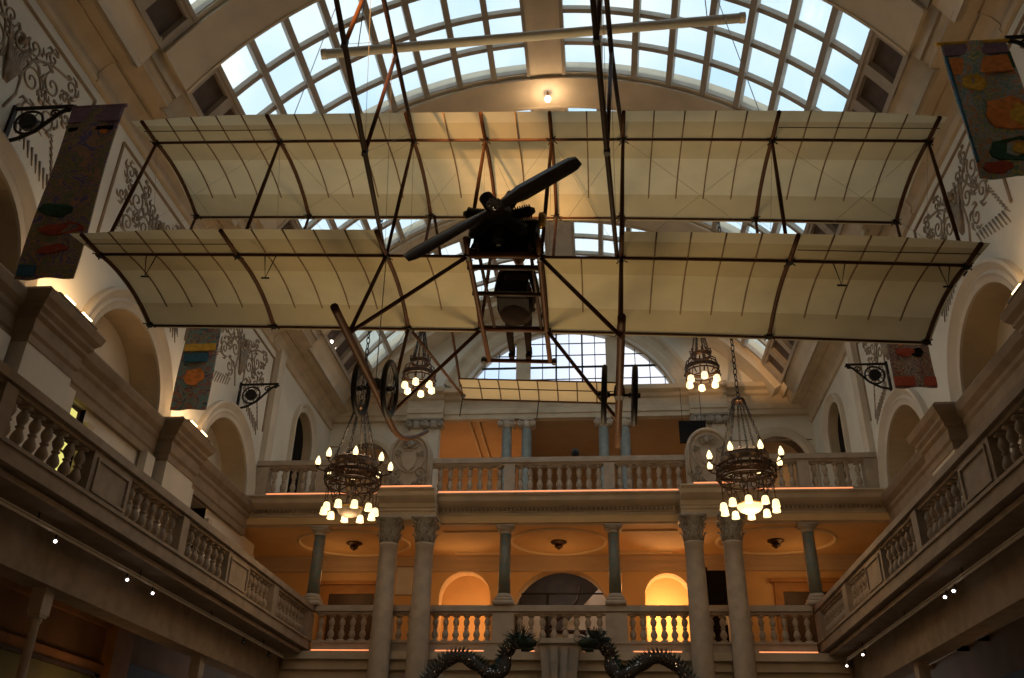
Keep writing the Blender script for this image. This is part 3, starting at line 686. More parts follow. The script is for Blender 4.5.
mb = MB(); mb.box(2.96, 3.62, YK-.05, YK-.01, 5.3, 8.15); mb.box(2.9, 2.96, YK-.08, YK, 5.3, 8.2).box(3.62, 3.68, YK-.08, YK, 5.3, 8.2); struct(mb, 'door_3', 'dark')
t = empty('white_sign_panel', (-5.36, 24.6, 6.9), 'tall white rectangular sign panel seen between the two left columns', 'sign')
MB().box(-.22, .22, 0, .04, .35, 1.12).build('panel', 'white', t); MB().box(-.24, .24, -.015, 0, .33, .36).box(-.24, .24, -.015, 0, 1.11, 1.14).build('frame', 'trimdark', t)
t = empty('white_figurine', (3.35, 24.9, 6.5), 'small white antlered figurine before the black doorway behind the columns', 'figurine')
MB().lathe([(.05, 0), (.06, .05), (.035, .2), (.05, .32), (.03, .36)], n=10).build('body', 'white', t, True)
MB().tube([(0, 0, .34), (-.05, 0, .42), (-.06, 0, .55)], [.015, .012, .006], 6).tube([(0, 0, .34), (.05, 0, .42), (.06, 0, .55)], [.015, .012, .006], 6).build('antler', 'white', t, True)
t = empty('lectern_stand', (3.3, 24.95, 5.3), 'dark pedestal under the small white figurine', 'pedestal'); MB().box(-.18, .18, -.18, .18, 0, 1.14).build('shaft', 'dark', t); MB().box(-.22, .22, -.22, .22, 1.14, 1.2).build('top', 'dark', t)
# staircase glimpsed through the middle arch
t = empty('staircase', (-.9, 26.6, 5.3), 'pale staircase with dark handrail seen through the wide middle arch', 'staircase')
mb = MB()
for k in range(8): mb.box(-.55+.19*k, 1.4, 0, 1.4, 1.15+.17*k-1.15, 1.15+.17*k+.02, 0)
mb.extrude([(-.9, .1), (1.5, .1), (1.5, 2.6), (.9, 2.6), (-.3, 1.35), (-.5, 1.0)], lambda p: (p[0], -.05, p[1]), lambda p: (p[0], 0, p[1])); mb.build('flight', 'white', t)
MB().tube([(-.75, -.2, 1.3), (-.2, -.2, 1.75), (.25, -.2, 2.2), (.35, -.2, 2.6)], [.04, .04, .04, .03], 8).tube([(-.9, -.2, 1.35), (1.4, -.2, 1.3)], .06, 8).build('handrail', 'wooddark', t, True)
MB().box(-1.3, -.75, -.4, -.36, .2, 1.75).build('screen_wall', 'white', t)
point('stair_lamp', (-1.2, 25.95, 8.3), 26, (1, .88, .74), .15)
mb = MB()
mb.box(-2.4, .3, 25.62, 25.66, 7.50, 7.54); mb.box(-1.5, -1.42, 25.6, 25.68, 5.3, 7.5)
trim(mb, 'iron')
# red-orange light strips lying on the ledges
def strip(x0, x1, y, z, label):
    t = empty('light_strip', ((x0+x1)/2, y, z), label, 'light strip', 'glowing light strips on the balcony ledges'); h = (x1-x0)/2
    MB().tube([(-h, 0, .02), (h, 0, .02)], .016, 8).build('glow_tube', 'strip', t); MB().box(-h-.03, h+.03, .01, .03, 0, .03).build('backing', 'trim', t)
for (a, b, lb) in ((-7.5, -4.6, 'left of the left crest block'), (-3.0, 3.0, 'between the two crest blocks'), (4.6, 7.2, 'right of the right crest block')): strip(XC+a, XC+b, YF-.40, 9.115, 'orange glowing light strip on the upper balcony ledge, '+lb)
for (a, b, lb) in ((-4.66, -3.0, 'under the left crest block'), (3.1, 4.5, 'under the right crest block')): strip(XC+a+.25, XC+b-.1, YF-.85, 9.125, 'short orange glowing light strip on the upper balcony ledge, '+lb)
for (a, b, lb) in ((-5.9, -4.5, 'left of the large columns'), (-2.9, -1.75, 'right of the two left columns'), (-.75, -.55, 'beside the left dragon head'), (.6, .8, 'beside the right dragon head'), (1.75, 2.85, 'left of the two right columns'), (4.6, 5.9, 'right of the large columns')): strip(XC+a, XC+b, YF-.12, 5.31, 'orange glowing light strip on the lower balcony ledge, '+lb)
# console keystone under the balcony
t = empty('console_block', (XC+.04, YF-.3, 4.2), 'tall tapering stone console block under the middle of the lower balcony', 'console')
mb = MB(); mb.extrude([(-.34, .0), (.34, .0), (.46, 1.25), (-.46, 1.25)], lambda p: (p[0], -.12, p[1]), lambda p: (p[0], .3, p[1])); mb.build('block', 'stone', t)
for s in (-1, 1):
    MB().extrude([(.02, .0), (.14, .0), (.2, 1.15), (.04, 1.15)], lambda p: (s*p[0], -.2, p[1]), lambda p: (s*p[0], -.1, p[1])).build('flute', 'stone', t)
MB().box(-.52, .52, -.2, .3, 1.25, 1.36).build('cap', 'stone', t)
mb = MB()
for s in (-1, 1):
    for zz in (4.45, 4.7): mb.box(XC+s*.6, XC+s*1.9, YF-.05, YF-.02, zz, zz+.05)
for s in (-1, 1):
    mb.grid([[(XC+s*3.2+(1.2+o_)*math.cos(a), YF-d, 3.5+(1.2+o_)*math.sin(a)) for o_, d in ((0, .02), (0, .07), (.2, .07), (.2, .02))] for a in [math.pi*k/24 for k in range(25)]])
trim(mb, 'stone')
# ------------------------------------------------------------------ the two dragons
def dragon(sg, label):
    cx = XC+.03
    t = empty('parade_dragon', (cx, 20.9, 5.0), label, 'dragon', 'sequinned parade dragons under the balcony')
    pts = [(-2.95, -.62), (-2.75, -.30), (-2.45, -.02), (-2.1, .02), (-1.8, -.16), (-1.5, -.36), (-1.28, -.34), (-1.16, -.1), (-1.14, .14), (-.98, .30), (-.85, .34)]
    c = [Vector((sg*-a, .0+.12*math.sin(i), b)) for i, (a, b) in enumerate(pts)]
    fine = []
    for i in range(len(c)-1):
        p0, p1, p2, p3 = c[max(i-1, 0)], c[i], c[i+1], c[min(i+2, len(c)-1)]
        for k in range(5):
            u = k/5; fine.append(.5*((2*p1)+(-p0+p2)*u+(2*p0-5*p1+4*p2-p3)*u*u+(-p0+3*p1-3*p2+p3)*u**3))
    fine.append(c[-1])
    MB().tube(fine, [.13+.02*math.sin(i*.8) for i in range(len(fine))], 12).build('body', 'dragon', t, True)
    mb = MB()
    for i in range(0, len(fine)-1, 1):
        p = fine[i]; d = (fine[i+1]-p).normalized(); nrm = Vector((-d.z, 0, d.x))*(1 if sg < 0 else -1)
        nrm = nrm if nrm.z > 0 or i > 35 else -nrm
        for q in range(2):
            h = .10+.05*random.random(); o = p+d*(.03*q); mb.tube([o+nrm*.11, o+nrm*(.13+h)+d*.03], [.022, .003], 4)
    mb.build('spines', 'tinsel', t)
    mb = MB()
    for q in range(420):
        i = random.randrange(1, len(fine)-1); d = (fine[i+1]-fine[i-1]).normalized(); a = random.uniform(0, 6.28)
        n1 = Vector((-d.z, 0, d.x)); n2 = Vector((0, 1, 0)); o = n1*math.cos(a)+n2*math.sin(a); c0 = fine[i]+d*random.uniform(-.04, .04)+o*(.142+.02*math.sin(i*.8)); e = d*.009; f = o.cross(d)*.009+o*random.uniform(-.004, .004)
        mb.poly([c0-e-f, c0+e-f, c0+e+f, c0-e+f])
    mb.build('sequins', 'sequin', t, kind='stuff')
    hp = c[-1]+Vector((sg*-(-.10), 0, 0)) if False else c[-1]
    D = -sg     # direction the head looks
    h = Vector((hp.x, 0, hp.z))
    mb = MB(); mb.tube([h+Vector((-D*.12, 0, .0)), h+Vector((D*.02, 0, .03)), h+Vector((D*.14, 0, .02)), h+Vector((D*.28, 0, .0)), h+Vector((D*.38, 0, -.01))], [.13, .17, .15, .10, .06], 10)
    mb.tube([h+Vector((D*.05, 0, -.12)), h+Vector((D*.2, 0, -.14)), h+Vector((D*.32, 0, -.12))], [.07, .06, .03], 8)
    hd = mb.build('head', 'tinsel', t, True)
    for yy in (-.1, .1): MB().lathe([(.005, -.04), (.035, -.02), (.035, .02), (.005, .04)], (h.x+D*.16, yy, h.z+.12), 10).build('eye', 'white', hd, True)
    mb = MB()
    for k in range(110):
        a = R_(random.uniform(5, 215)); l = random.uniform(.18, .40); yy = random.uniform(-.15, .15)
        b0 = h+Vector((D*(-.02+.1*random.random()), yy, .05)); mb.tube([b0, b0+Vector((D*math.cos(a)*l, yy*.6, math.sin(a)*l*.8+.02))], [.02, .003], 4)
    mb.build('mane', 'tinsel', hd)
    mb = MB().tube([h+Vector((D*.34, 0, -.02)), h+Vector((D*.46, -.05, .04)), h+Vector((D*.5, -.08, .14))], [.015, .01, .004], 5); mb.build('whisker', 'tinsel', hd)
    return t
dragon(1, 'dark sequinned parade dragon left of the middle console, its head facing right'); dragon(-1, 'dark sequinned parade dragon right of the middle console, its head facing left')
# ------------------------------------------------------------------ plaster ornament on the upper side walls
def ornament(s, yc, label):
    t = empty('plaster_ornament', (XC+s*HW, yc, 12.15), label, 'plaster relief', 'scrolling plaster reliefs above the blind arches')
    X = lambda d: -s*d
    rnd = random.Random(int(yc*10))
    mb = MB()
    def cv(pts, r): mb.tube([(X(.008), a, b) for a, b in pts], r, 5)
    for g in (-1, 1):
        for (a, b, rr, tn, st) in ((.50, .15, .26, 1.6, 0), (.98, .48, .24, 1.4, 2), (1.10, -.15, .22, 1.5, 4), (.66, -.42, .20, 1.3, 1), (.34, .72, .18, 1.4, 3), (1.42, .85, .17, 1.3, 5), (1.52, .25, .14, 1.3, 2), (.80, .92, .14, 1.2, 1), (1.35, .55, .11, 1.2, 0), (.85, .12, .12, 1.2, 3)):
            cv([(g*p, q) for p, q in spiral(a, b, rr, tn, 1, st, 22)], .020)
            for k in range(4):
                an = st+k*1.1; l = rr*rnd.uniform(1.25, 1.6)
                cv([(g*(a+rr*math.cos(an)), b+rr*math.sin(an)), (g*(a+l*.95*math.cos(an+.35)), b+l*.95*math.sin(an+.35)), (g*(a+l*math.cos(an+.8)), b+l*math.sin(an+.8))], [.034, .026, .008])
        cv([(g*.15, -.75), (g*.3, -.35), (g*.26, .1), (g*.4, .5), (g*.8, .80), (g*1.3, .95)], .026)
        for k in range(9): cv([(g*(.5+.13*k), -.70-.035*k), (g*(.58+.14*k), -.92-.05*k)], [.026, .012])
        for k in range(8): cv([(g*(1.3+.05*k), -.3-.10*k), (g*(1.42+.05*k), -.38-.11*k)], [.024, .010])
        for k in range(7): cv([(g*.05, -.1+.03*k), (g*(.16+.02*k), .15+.06*k), (g*(.10+.045*k), .42+.05*k)], [.012, .030, .012])
    mb.build('scrollwork', 'relief', t, True)
    mb = MB()
    for k in range(9):
        a = R_(-60+15*k); mb.tube([(X(.01), .05*math.sin(a), -.35), (X(.05), .16*math.sin(a), -.05), (X(.04), .24*math.sin(a), .16+.12*math.cos(a))], [.014, .034, .022], 6)
    mb.tube([(X(.02), .13*math.cos(2*math.pi*k/20), .52+.15*math.sin(2*math.pi*k/20)) for k in range(20)], .024, 6, closed=True)
    mb.tube([(X(.0), 0, .46), (X(.07), 0, .52), (X(.0), 0, .6)], [.03, .07, .03], 8)
    mb.build('shell', 'relief', t, True)
    return t
ordn = {7.1: 'nearest the camera', 9.75: 'above the nearest blind arch', 14.9: 'above the middle blind arch', 20.1: 'above the farthest blind arch'}
for s in (-1, 1):
    for yc in (9.75, 14.9, 20.1): ornament(s, yc-.1, 'scrolling plaster relief on the upper %s wall, %s' % (SN[s], ordn[yc]))
    # small foliate reliefs under the vault ribs
    for yc in (12.25, 17.35):
        t = empty('plaster_drop', (XC+s*HW, yc, 12.9), 'small leafy plaster drop under the cornice console of the %s wall, %s' % (SN[s], 'nearer the camera' if yc < 15 else 'farther back'), 'plaster relief', 'leafy plaster drops')
        mb = MB()
        for k in range(6): mb.tube([(-s*.03, a*.55, b*.55-.1*k) for a, b in spiral((-1)**k*.18, .2, .28, 1.2, (-1)**k, k, 16)], .03, 5)
        mb.build('leaves', 'relief', t, True)
# ------------------------------------------------------------------ banner brackets and banners
def bracket(s, y, z, label, L=1.0, rod=0):
    t = empty('banner_bracket', (XC+s*HW, y, z), label, 'bracket', 'black scrolled iron banner brackets')
    f = -s
    mb = MB(); mb.box(0, f*.05, -.04, .04, -.72, .05); mb.tube([(f*.03, 0, 0), (f*L, 0, 0)], .032, 6)
    mb.tube([(f*a*L, 0, b) for a, b in ((.03, -.68), (.26, -.62), (.50, -.48), (.68, -.28), (.84, -.11), (1.0, -.03))], .032, 6)
    if rod: mb.tube([(f*L, 0, 0), (f*(L+rod), 0, 0)], .022, 6)
    mb.build('frame', 'iron', t)
    mb = MB(); mb.tube([(f*(.34+.23*math.cos(2*math.pi*k/20)), 0, -.30+.23*math.sin(2*math.pi*k/20)) for k in range(20)], .022, 5, closed=True)
    rot = Matrix.Translation((f*.34, .05, -.30)) @ Matrix.Rotation(R_(90), 4, 'X'); mb.lathe([(.14, 0), (.14, .1)], n=14, mat=rot)
    mb.tube([(f*(.72*L+a), 0, -.13+b) for a, b in spiral(0, 0, .08, 1.3, 1, 0, 14)], .018, 5); mb.tube([(f*(L-.05+a), 0, -.07+b) for a, b in spiral(0, 0, .07, 1.3, 1, 0, 14)], .018, 5)
    for k in range(6): mb.tube([(f*.34, 0, -.30), (f*(.34+.22*math.cos(k*1.047)), 0, -.30+.22*math.sin(k*1.047))], .012, 4)
    mb.build('scrolls', 'iron', t, True); return t
def banner(x0, x1, y, zt, zb, mat, label, extras=(), pole='wooddark', hem=None):
    t = empty('hanging_banner', ((x0+x1)/2, y, zt), label, 'banner', 'embroidered hanging banners'); h = (x1-x0)/2; L = zt-zb
    MB().tube([(-h-.06, 0, 0), (h+.04, 0, 0)], .03, 8).build('pole', pole, t)
    rows = []
    for side_ in (-1, 1):
        rows.append([[(-h+2*h*i/10, side_*.012+.03*math.sin(i*.9+j*.25), -L*j/24) for i in range(11)] for j in range(25)])
    mb = MB(); mb.grid(rows[0]); mb.grid(rows[1])
    for j in (0, 24): mb.grid([rows[0][j], rows[1][j]])
    mb.grid([[r[0] for r in rows[0]], [r[0] for r in rows[1]]]); mb.grid([[r[-1] for r in rows[0]], [r[-1] for r in rows[1]]])
    c = mb.build('cloth', mat, t, True)
    for shape, mt in extras:      # appliqué patches: outline in (0..1, 0..1) of the cloth, top left origin
        def pt(u, v, d): return (-h+2*h*u, d+.03*math.sin(u*9+v*6), -L*v)
        mb = MB(); f = [pt(u, v, -.035) for u, v in shape]; b = [pt(u, v, -.005) for u, v in shape]
        mb.poly(f); mb.grid([f+[f[0]], b+[b[0]]]); mb.build('applique', mt, c)
    return t
def ell(cx, cy, rx, ry, n=16, wob=.12): return [(cx+rx*(1+wob*math.sin(k*2.7))*math.cos(2*math.pi*k/n), cy+ry*(1+wob*math.cos(k*1.9))*math.sin(2*math.pi*k/n)) for k in range(n)]
def rc(a, b, c, d): return [(a, b), (c, b), (c, d), (a, d)]
for s, y, z, L, rod, lb in ((-1, 10.03, 11.55, 1.0, .05, 'black scrolled iron bracket holding the long nearest banner on the left wall'), (-1, 20.2, 11.6, 1.02, 0, 'empty black scrolled iron bracket on the left wall, above the farthest blind arch'), (1, 10.0, 11.92, 1.0, .0, 'black scrolled iron bracket holding the colourful nearest banner on the right wall'), (1, 20.2, 11.78, .98, 0, 'empty black scrolled iron bracket on the right wall, above the farthest blind arch'), (-1, 15.1, 11.75, 1.0, 0, 'black iron bracket of the second left banner, half behind the wing'), (1, 15.1, 11.75, 1.0, 0, 'black iron bracket of the second right banner, half behind the wing')):
    bracket(s, y, z, lb, L, rod)
banner(-8.10, -7.24, 10.03, 11.51, 8.30, 'ban1', 'long dim brown and purple embroidered banner on the left wall', [(rc(.02, .01, .98, .10), 'plum'), (rc(.06, .13, .9, .15), 'dark'), (ell(.35, .63, .3, .035), 'green'), (ell(.55, .74, .4, .03), 'red'), (ell(.5, .85, .28, .022), 'red'), (rc(.03, .93, .3, .985), 'blue'), (ell(.75, .16, .08, .012), 'orange')], 'plum')
banner(-8.10, -7.40, 15.1, 11.70, 8.57, 'ban2', 'blue and red embroidered banner on the left wall beyond the lower wing', [(rc(.05, .55, .95, .60), 'yellow'), (rc(.1, .62, .8, .68), 'blue'), (ell(.5, .78, .3, .06), 'orange'), (ell(.4, .4, .3, .04), 'blue')])
banner(5.18, 6.10, 10.0, 11.86, 9.37, 'ban3', 'bright orange and green embroidered banner at the upper right', [(rc(.03, .02, .97, .10), 'plum'), (rc(.06, .12, .94, .25), 'orange'), (ell(.32, .33, .18, .06), 'yellow'), (ell(.66, .56, .30, .12), 'orange'), (ell(.8, .58, .12, .08), 'yellow'), (ell(.6, .52, .07, .03), 'blue'), (ell(.6, .82, .34, .08), 'green'), (ell(.7, .82, .14, .04), 'yellow'), (ell(.3, .93, .2, .04), 'red'), (rc(.94, .1, .99, .99), 'green'), (rc(.01, .1, .05, .9), 'blue')], 'yellow')
banner(5.36, 6.10, 15.1, 11.70, 8.72, 'ban4', 'small-looking red and grey embroidered banner at the right, just below the wing tip', [(rc(.0, .93, 1, .99), 'red'), (ell(.4, .76, .22, .03), 'red'), (ell(.68, .77, .14, .03), 'dark'), (ell(.34, .70, .06, .015), 'orange')])
# ------------------------------------------------------------------ uplights on the pier cornices
for s, yc, lb in ((-1, 12.2, 'warm lamp trough on the near left pier cornice'), (-1, 17.3, 'warm lamp trough on the far left pier cornice'), (1, 12.2, 'warm lamp trough on the near right pier cornice')):
    x = XC+s*(HW-.55)
    t = empty('cornice_uplight', (x, yc, 9.05), lb, 'light', 'lamp troughs on the pier cornices')
    MB().box(-.05, .05, -.6, .6, 0, .03).box(s*.04-.01, s*.04+.01, -.6, .6, 0, .06).build('trough', 'trimdark', t)
    for yy in (-.25, .3): MB().tube([(0, yy-.14, .085), (0, yy+.14, .085)], .02, 8).build('lamp', 'uplamp', t)
    d = area('cornice_glow', (x+s*.04, yc, 9.20), (0, R_(180+s*40), 0), .08, 1.1, 14, (1, .62, .3)) 
# ------------------------------------------------------------------ track lighting under the side galleries
for s in (-1, 1):
    x = XC+s*(RW+.25)
    t = empty('lighting_track', (x, 8, 5.08), 'long thin lighting track under the edge of the %s side gallery' % SN[s], 'lighting track', 'lighting tracks of the side galleries')
    MB().tube([(0, -13, 0), (0, 13.4, 0)], .022, 8).tube([(0, -13, .045), (0, 13.4, .045)], .012, 6).build('rail', 'tube', t)  # rail given a pale colour to stand for the light it reflects
    for yy in range(-12, 14, 3): MB().tube([(0, yy, .02), (0, yy, .14)], .01, 6).build('hanger', 'iron', t)
ts = None
SPOTS = [(-1, 11.5, 'first lit track lamp from the camera, left gallery'), (-1, 13.6, 'second lit track lamp from the camera, left gallery'), (-1, 14.5, 'third lit track lamp from the camera, left gallery'), (-1, 18.8, 'unlit track lamp farther along the left gallery'), (-1, 20.4, 'unlit track lamp at the far end of the left gallery'),
         (1, 21.3, 'lit track lamp at the far corner of the right gallery'), (1, 19.9, 'second lit track lamp from the far corner, right gallery'), (1, 14.8, 'lit track lamp beside its twin, right gallery, farther of the two'), (1, 14.4, 'lit track lamp beside its twin, right gallery, nearer of the two')]
lens_mesh = {}
for s, y, lb in SPOTS:
    x = XC+s*(RW+.25); lit = 'unlit' not in lb
    t = empty('track_lamp', (x, y, 5.08), 'small '+lb, 'spotlight', 'track lamps under the side galleries')
    MB().tube([(0, 0, 0), (0, 0, -.09)], .014, 6).build('stem', 'iron', t)
    h = MB().tube([(s*.03, .05, -.10), (-s*.04, -.06, -.13), (-s*.075, -.11, -.145)], [.02, .04, .045], 10).build('lamp_head', 'iron', t, True)
    mb = MB(); mb.tube([(-s*.075, -.11, -.145), (-s*.09, -.135, -.15)], .022, 10); mb.build('lens', 'lens' if lit else 'steel', h, True)
# spotlights on the high cornice
for s, x, y, z, n in ((-1, -8.2, 23.7, 14.3, 2), (1, 6.25, 23.4, 14.25, 1)):
    for k in range(n):
        t = empty('cornice_spotlight', (XC+s*(HW-1.0), y+.35*k, 14.66), 'small lit spotlight on the high %s cornice near the end wall%s' % (SN[s], (', nearer of the pair' if k == 0 else ', farther of the pair') if n > 1 else ''), 'spotlight', 'spotlights on the high cornice')
        MB().tube([(0, 0, 0), (-s*.02, 0, .12)], .015, 6).build('stem', 'iron', t)
        MB().tube([(s*.05, 0, .10), (-s*.1, -.06, .05)], [.04, .06], 10).build('lamp_head', 'tube', t, True)
        MB().tube([(-s*.1, -.06, .05), (-s*.12, -.075, .04)], .05, 10).build('lens', 'lens', t, True)
# aisle columns and consoles
ac = None
for s, y, lb in ((-1, 12.25, 'thin iron column under the left gallery, near the camera'), (-1, 17.8, 'thin iron column under the left gallery, farther back'), (1, 18.0, 'thin iron column under the right gallery')):
    loc = (XC+s*(RW+.70), y, 0)
    if ac is None:
        ac = empty('aisle_column', loc, lb, 'column', 'thin columns under the side galleries')
        MB().lathe([(.12, 0), (.12, .2), (.075, .25), (.07, 2.0), (.06, 4.02), (.08, 4.05), (.08, 4.10)], n=16).build('shaft', 'stone', ac, True)
        MB().box(-.09, .09, -.09, .09, 4.10, 4.14).box(-.10, .10, -.12, .12, 4.14, 4.50).build('capital', 'stone', ac)
    else: dup(ac, loc, lb)
# things glimpsed in the ground-floor aisles
mb = MB(); x = XC-8.4
mb.box(x, x+.10, 12.2, 17.0, 4.02, 4.20).box(x, x+.22, 17.0, 17.7, 0, 5.1).box(x, x+.10, 11.0, 17.0, 4.86, 4.95)
trim(mb, 'orangewood')
t = empty('display_board', (x+.05, 14.4, 0), 'wide dim olive-green display board in the left aisle, beyond the thin column', 'display board')
MB().box(0, .06, -2.0, 2.2, .6, 3.95).build('board', 'olive', t); MB().box(0, .12, -2.15, -2.0, .5, 4.0).box(0, .12, 2.2, 2.35, .5, 4.0).box(0, .12, -2.15, 2.35, 3.95, 4.02).build('frame', 'doorwood', t)
mb = MB(); mb.box(x, x+.06, 17.9, 21.6, .0, 4.4); mb.box(XC+8.34, XC+8.4, 14, 20.5, 0, 4.3); trim(mb, 'doorwood')
mb = MB()
for s in (-1, 1):
    mb.box(XC+s*8.6, XC+s*11.3, YF-.2, YF, 0, 5)
struct(mb, 'wall_aisle_far', 'doorwood')
# lit window panes inside the left gallery doorway
t = empty('lit_doorway_window', (XC-HW-.16, 13.72, 5.9), 'dark door with glowing yellow panes beyond the left balustrade', 'window')
mb = MB(); mb.box(0, .04, -.36, .36, 0, 2.22); mb.build('frame', 'doorwood', t)
mb = MB()
for a in range(2):
    for b in range(5): mb.box(.04, .055, -.27+.27*a, -.04+.27*a, .14+.41*b, .49+.41*b)
mb.build('pane', 'litpane', t)
# ------------------------------------------------------------------ chandeliers
def chain(mb, p0, p1, link=.09, r=.008):
    p0, p1 = Vector(p0), Vector(p1); L = (p1-p0).length; n = max(2, int(L/link)); d = (p1-p0)/n; dn = d.normalized()
    a = dn.orthogonal().normalized(); b = dn.cross(a)
    for i in range(n):
        c = p0+d*(i+.5); q = a if i % 2 else b; h = d.length*.62
        mb.tube([c+dn*h*math.cos(t)+q*link*.28*math.sin(t) for t in [2*math.pi*k/8 for k in range(8)]], r, 4, closed=True)
def flame(parent, loc, tip=None):
    o = MB().lathe([(.028, 0), (.052, .03), (.058, .07), (.045, .12), (.022, .17), (.004, .20)], n=10).build('flame_shade', 'flame', parent, True); o.location = loc; return o
def big_chandelier(loc, label, bowl):
    t = empty('chandelier', loc, label, 'chandelier', 'large bronze chandeliers')   # origin: centre of the flame ring
    zc = 1.46
    mb = MB(); chain(mb, (0, 0, zc), (0, 0, 10.2), .14, .013); mb.build('chain', 'iron', t)
    MB().lathe([(.02, .12), (.05, .1), (.05, .04), (.13, .03), (.14, 0), (.13, -.03), (.03, -.04)], (0, 0, zc-.05), 14).build('crown', 'bronze', t, True)
    mb = MB()
    for k in range(8):
        a = 2*math.pi*k/8; chain(mb, (.12*math.cos(a), .12*math.sin(a), zc-.06), (.46*math.cos(a), .46*math.sin(a), .16), .07, .009)
    mb.build('suspension_chains', 'iron', t)
    mb = MB()
    mb.lathe([(.44, .16), (.48, .15), (.50, .10), (.50, .02), (.48, -.02), (.47, .0), (.47, .1), (.44, .14), (.44, .16)], n=28, caps=False)
    mb.lathe([(.56, -.10), (.575, -.12), (.575, -.16), (.56, -.17), (.55, -.16), (.55, -.11), (.56, -.10)], n=28, caps=False)
    for zz, rr in ((.16, .47), (.0, .5), (-.11, .56), (-.32, .55)): mb.tube([(rr*math.cos(2*math.pi*k/32), rr*math.sin(2*math.pi*k/32), zz) for k in range(32)], .022, 5, closed=True)
    for k in range(16):
        a = 2*math.pi*k/16; ca, sa = math.cos(a), math.sin(a)
        mb.tube([(.47*ca, .47*sa, .16), (.36*ca, .36*sa, .26), (.3*ca, .3*sa, .2)], .015, 4)
        mb.tube([(.50*ca, .50*sa, 0), (.60*ca, .60*sa, -.05), (.57*ca, .57*sa, -.14)], .018, 4)
        mb.tube([(.55*ca, .55*sa, -.32), (.5*ca, .5*sa, -.40), (.42*ca, .42*sa, -.42)], .018, 4)
        mb.tube([((.585)*math.cos(a+.1*math.cos(u)), (.585)*math.sin(a+.1*math.cos(u)), -.21+.07*math.sin(u)) for u in [2*math.pi*q/10 for q in range(10)]], .012, 4, closed=True)
    mb.build('ring_body', 'bronze', t, True)
    mb = MB()
    for k in range(4):
        a = math.pi*k/4; mb.tube([(.54*math.cos(a), .54*math.sin(a), -.3), (-.54*math.cos(a), -.54*math.sin(a), -.3)], .014, 5)
    for k in range(8):
        a = 2*math.pi*(k+.5)/8; chain(mb, (.46*math.cos(a), .46*math.sin(a), -.40), (.30*math.cos(a), .30*math.sin(a), -.80), .06, .007)
    mb.tube([(.36*math.cos(2*math.pi*k/24), .36*math.sin(2*math.pi*k/24), -.66) for k in range(24)], .014, 5, closed=True)
    mb.build('lower_frame', 'bronze', t, True)
    for k in range(8):
        a = 2*math.pi*(k+.35)/8; ca, sa = math.cos(a), math.sin(a)
        arm = MB().tube([(.50*ca, .50*sa, .0), (.60*ca, .60*sa, -.07), (.73*ca, .73*sa, -.03), (.75*ca, .75*sa, .02)], .016, 6).lathe([(.02, .0), (.05, .02), (.05, .04), (.02, .05)], (.75*ca, .75*sa, 0), 10).build('arm', 'bronze', t, True)
        flame(arm, (.75*ca, .75*sa, .05))
    for k in range(10):
        a = 2*math.pi*(k+.2)/10; ca, sa = math.cos(a), math.sin(a)
        arm = MB().tube([(.40*ca, .40*sa, -.42), (.52*ca, .52*sa, -.5), (.52*ca, .52*sa, -.78)], .012, 5).lathe([(.015, -.76), (.04, -.79), (.045, -.81)], (.52*ca, .52*sa, 0), 10).build('pendant_arm', 'bronze', t, True)
        b = MB().lathe([(.03, 0), (.06, -.03), (.07, -.08), (.075, -.13), (.082, -.16), (.07, -.155)], n=10).build('bell_shade', 'bell', arm, True); b.location = (.52*ca, .52*sa, -.80)
    MB().lathe([(.25, -.84), (.245, -.89), (.20, -.95), (.12, -.99), (.02, -1.0)], n=24).build('bowl', bowl, t, True)
    MB().tube([(.255*math.cos(2*math.pi*k/24), .255*math.sin(2*math.pi*k/24), -.835) for k in range(24)], .016, 5, closed=True).build('bowl_rim', 'brass', t)
    return t
big_chandelier((-5.04, 17.4, 8.17), 'large two-tier bronze chandelier at the left, its glass bowl unlit', 'bowloff')
big_chandelier((2.98, 17.4, 8.17), 'large two-tier bronze chandelier at the right, its glass bowl glowing', 'bowl')
for x in (-5.04, 2.98):
    point('chandelier_light', (x, 17.4, 8.9), 30, (1, .66, .36), .35); point('chandelier_light', (x, 17.4, 6.95), 26, (1, .66, .36), .3)
